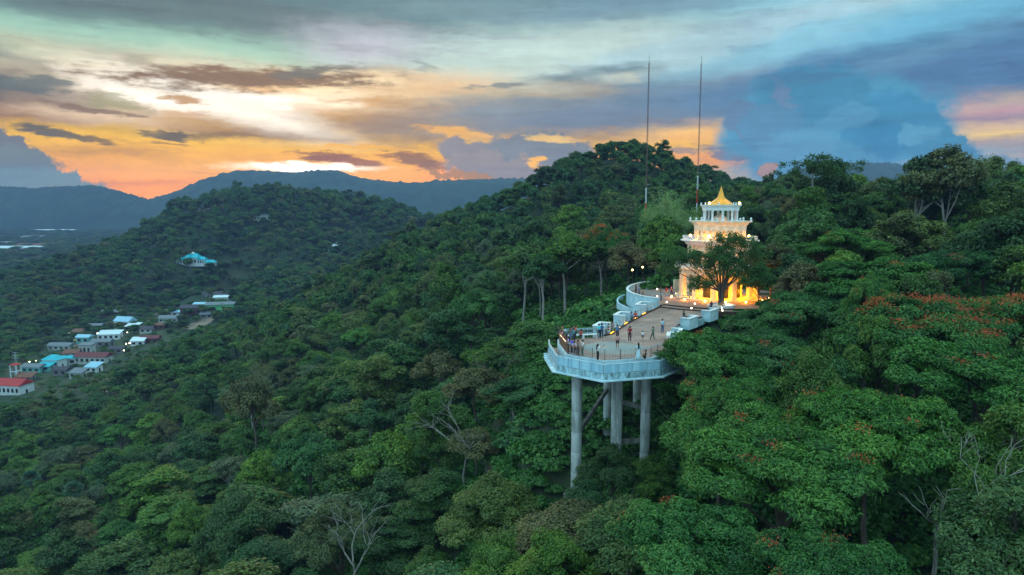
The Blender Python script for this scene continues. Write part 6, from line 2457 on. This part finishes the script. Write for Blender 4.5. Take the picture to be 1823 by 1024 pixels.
# far sheds on the plain
for px, py, w, roof, lab in ((30, 449, 105, 'r_white', 'long white warehouse roof on the far plain at the left edge'), (100, 415, 150, 'r_white', 'farther long white warehouse roof on the plain, above the first'),
                             (130, 407, 70, 'r_grey', 'greyish warehouse behind the farther white roof'), (12, 440, 50, 'r_grey', 'dull grey roof behind the nearer white warehouse'),
                             (62, 428, 60, 'r_grey', 'grey shed between the two white warehouses'), (205, 404, 60, 'r_blue', 'pale blue shed at the foot of the wooded hill on the far plain'),
                             (20, 404, 90, 'r_grey', 'long grey roof at the left edge below the range'), (60, 444, 60, 'r_rust', 'brownish roof right behind the nearer white warehouse')):
    x, y, z = hit(px, py)
    house(0, 0, w, 34, 9, roof, 'pale', lab, 0, 'gable', 4, 10, pos=(x, y, z), cat='warehouse')

# red round billboard
x, y, z = hit(134, 617)
o = empty('billboard', (x, y, z))
MB().tube([(-1, 0, -.5), (-1, 0, 3.5)], .18, 6).build('post', M['metal'], o)
MB().tube([(1, 0, -.5), (1, 0, 3.5)], .18, 6).build('post', M['metal'], o)
MB().prism([(2.3 * math.cos(t), 3.0 * math.sin(t) + .5) for t in np.linspace(0, 6.283, 24, endpoint=False)], -.12, .12).build('panel', mat('board_red', (190, 60, 54), .6), o)
p = o.children[-1]; p.rotation_euler = (R(90), 0, 0); p.location = (0, 0, 5.0)
s_ = MB().box((.2, -.18, 4.2), (2.4, .06, .5)).build('stripe', mat('board_yellow', (250, 206, 120), .6), o)
s_.rotation_euler = (0, R(0), 0)
tag(o, 'round red billboard with a yellow slanting stripe among the village roofs', 'billboard')

# pylon
x, y, z = hit(30, 668)
o = empty('power_pole', (x, y, z))
MB().tube([(-.5, 0, -.5), (-.25, 0, 13)], [.14, .1], 5).tube([(.5, 0, -.5), (.25, 0, 13)], [.14, .1], 5).build('pole', M['concrete'], o)
for zz in (9.5, 11, 12.5):
    MB().box((0, 0, zz), (4.2 - (zz - 9.5) * .3, .18, .18)).build('cross_arm', M['concrete'], o)
tag(o, 'grey power pole with three cross arms behind the white tower', 'power pole')

# village lamps
VL = [(124, 593, 'left of the red billboard'), (174, 593, 'right of the pale teal house'), (227, 592, 'right of the white-roofed house'), (165, 610, 'below the pale teal house'), (216, 571, 'before the tall blue-roofed house'),
      (263, 573, 'right of the tall blue-roofed house'), (225, 612, 'left one of a pair by the small white roof'), (231, 611, 'right one of a pair by the small white roof'), (221, 624, 'at the near tree line'),
      (53, 644, 'left one of a pair behind the grey shed'), (64, 642, 'right one of a pair behind the grey shed'), (17, 697, 'before the long red-roofed house'), (394, 525, 'left one on the long dark hall'), (408, 523, 'right one on the long dark hall'),
      (284, 473, 'alone on the hillside left of the temple'), (430, 523, 'right of the long dark hall')]
for px, py, lab in VL:
    x, y, z = hit(px, py + 6)
    zl = at_y(px, py, y)[2]
    m = MB().tube([(x, y, z - .5), (x, y, zl)], .10, 5)
    m.mi = 1
    m.lathe([(.01, -.3), (.42, -.1), (.42, .12), (.01, .26)], 8, (x, y, zl))
    tag(m.build('street_lamp', [M['metal_dark'], M['lamp_white']]), f'white street lamp {lab}', 'street lamp', 'lit lamps in the valley')
for px, py, lab in ((58, 396, 'leftmost but one'), (115, 390, 'third from the left'), (140, 387, 'in the middle'), (158, 391, 'just right of the middle'), (176, 392, 'rightmost'), (3, 397, 'leftmost')):
    x, y, z = hit(px, py + 3)
    zl = z + 12
    m = MB().tube([(x, y, z - 1), (x, y, zl)], .3, 5)
    m.mi = 1
    m.lathe([(.01, -1.2), (1.7, -.3), (1.7, .5), (.01, 1.2)], 8, (x, y, zl))
    tag(m.build('street_lamp', [M['metal_dark'], M['lamp']]), f'tiny orange lamp far out on the plain, {lab}', 'street lamp', 'far lamps on the plain')
# bare earth yard and the road through the village
M['earth'] = mat('bare_earth', (150, 132, 116), .95, scale=.2, rgb2=(112, 100, 92))
for pts, nm, lab in (([(262, 562), (300, 550), (360, 544), (368, 550), (320, 560), (290, 572), (262, 574)], 'bare_ground', None), ([(322, 586), (350, 572), (378, 560), (390, 563), (374, 576), (345, 592)], 'bare_ground', None),
                     ([(176, 700), (200, 684), (214, 676), (218, 682), (200, 694), (184, 706)], 'road', None), ([(250, 640), (292, 622), (330, 606), (334, 612), (296, 630), (256, 648)], 'road', None)):
    W_ = [hit(px, py) for px, py in pts]
    c = np.mean(np.array(W_), 0)
    # subdivided so that it follows the ground
    V, Fc = [], []
    n = len(W_)
    R_ = 6
    for i in range(n):
        for k in range(R_ + 1):
            q = np.array(W_[i]) * k / R_ + c * (1 - k / R_)
            V.append((q[0], q[1], ground_z(q[0], q[1]) + .35))
    for i in range(n):
        j = (i + 1) % n
        for k in range(R_):
            Fc.append((i * (R_ + 1) + k, i * (R_ + 1) + k + 1, j * (R_ + 1) + k + 1, j * (R_ + 1) + k))
    me = bpy.data.meshes.new(nm)
    me.from_pydata(V, [], Fc)
    me.materials.append(M['earth'])
    tag(link(nm, me), kind='structure')
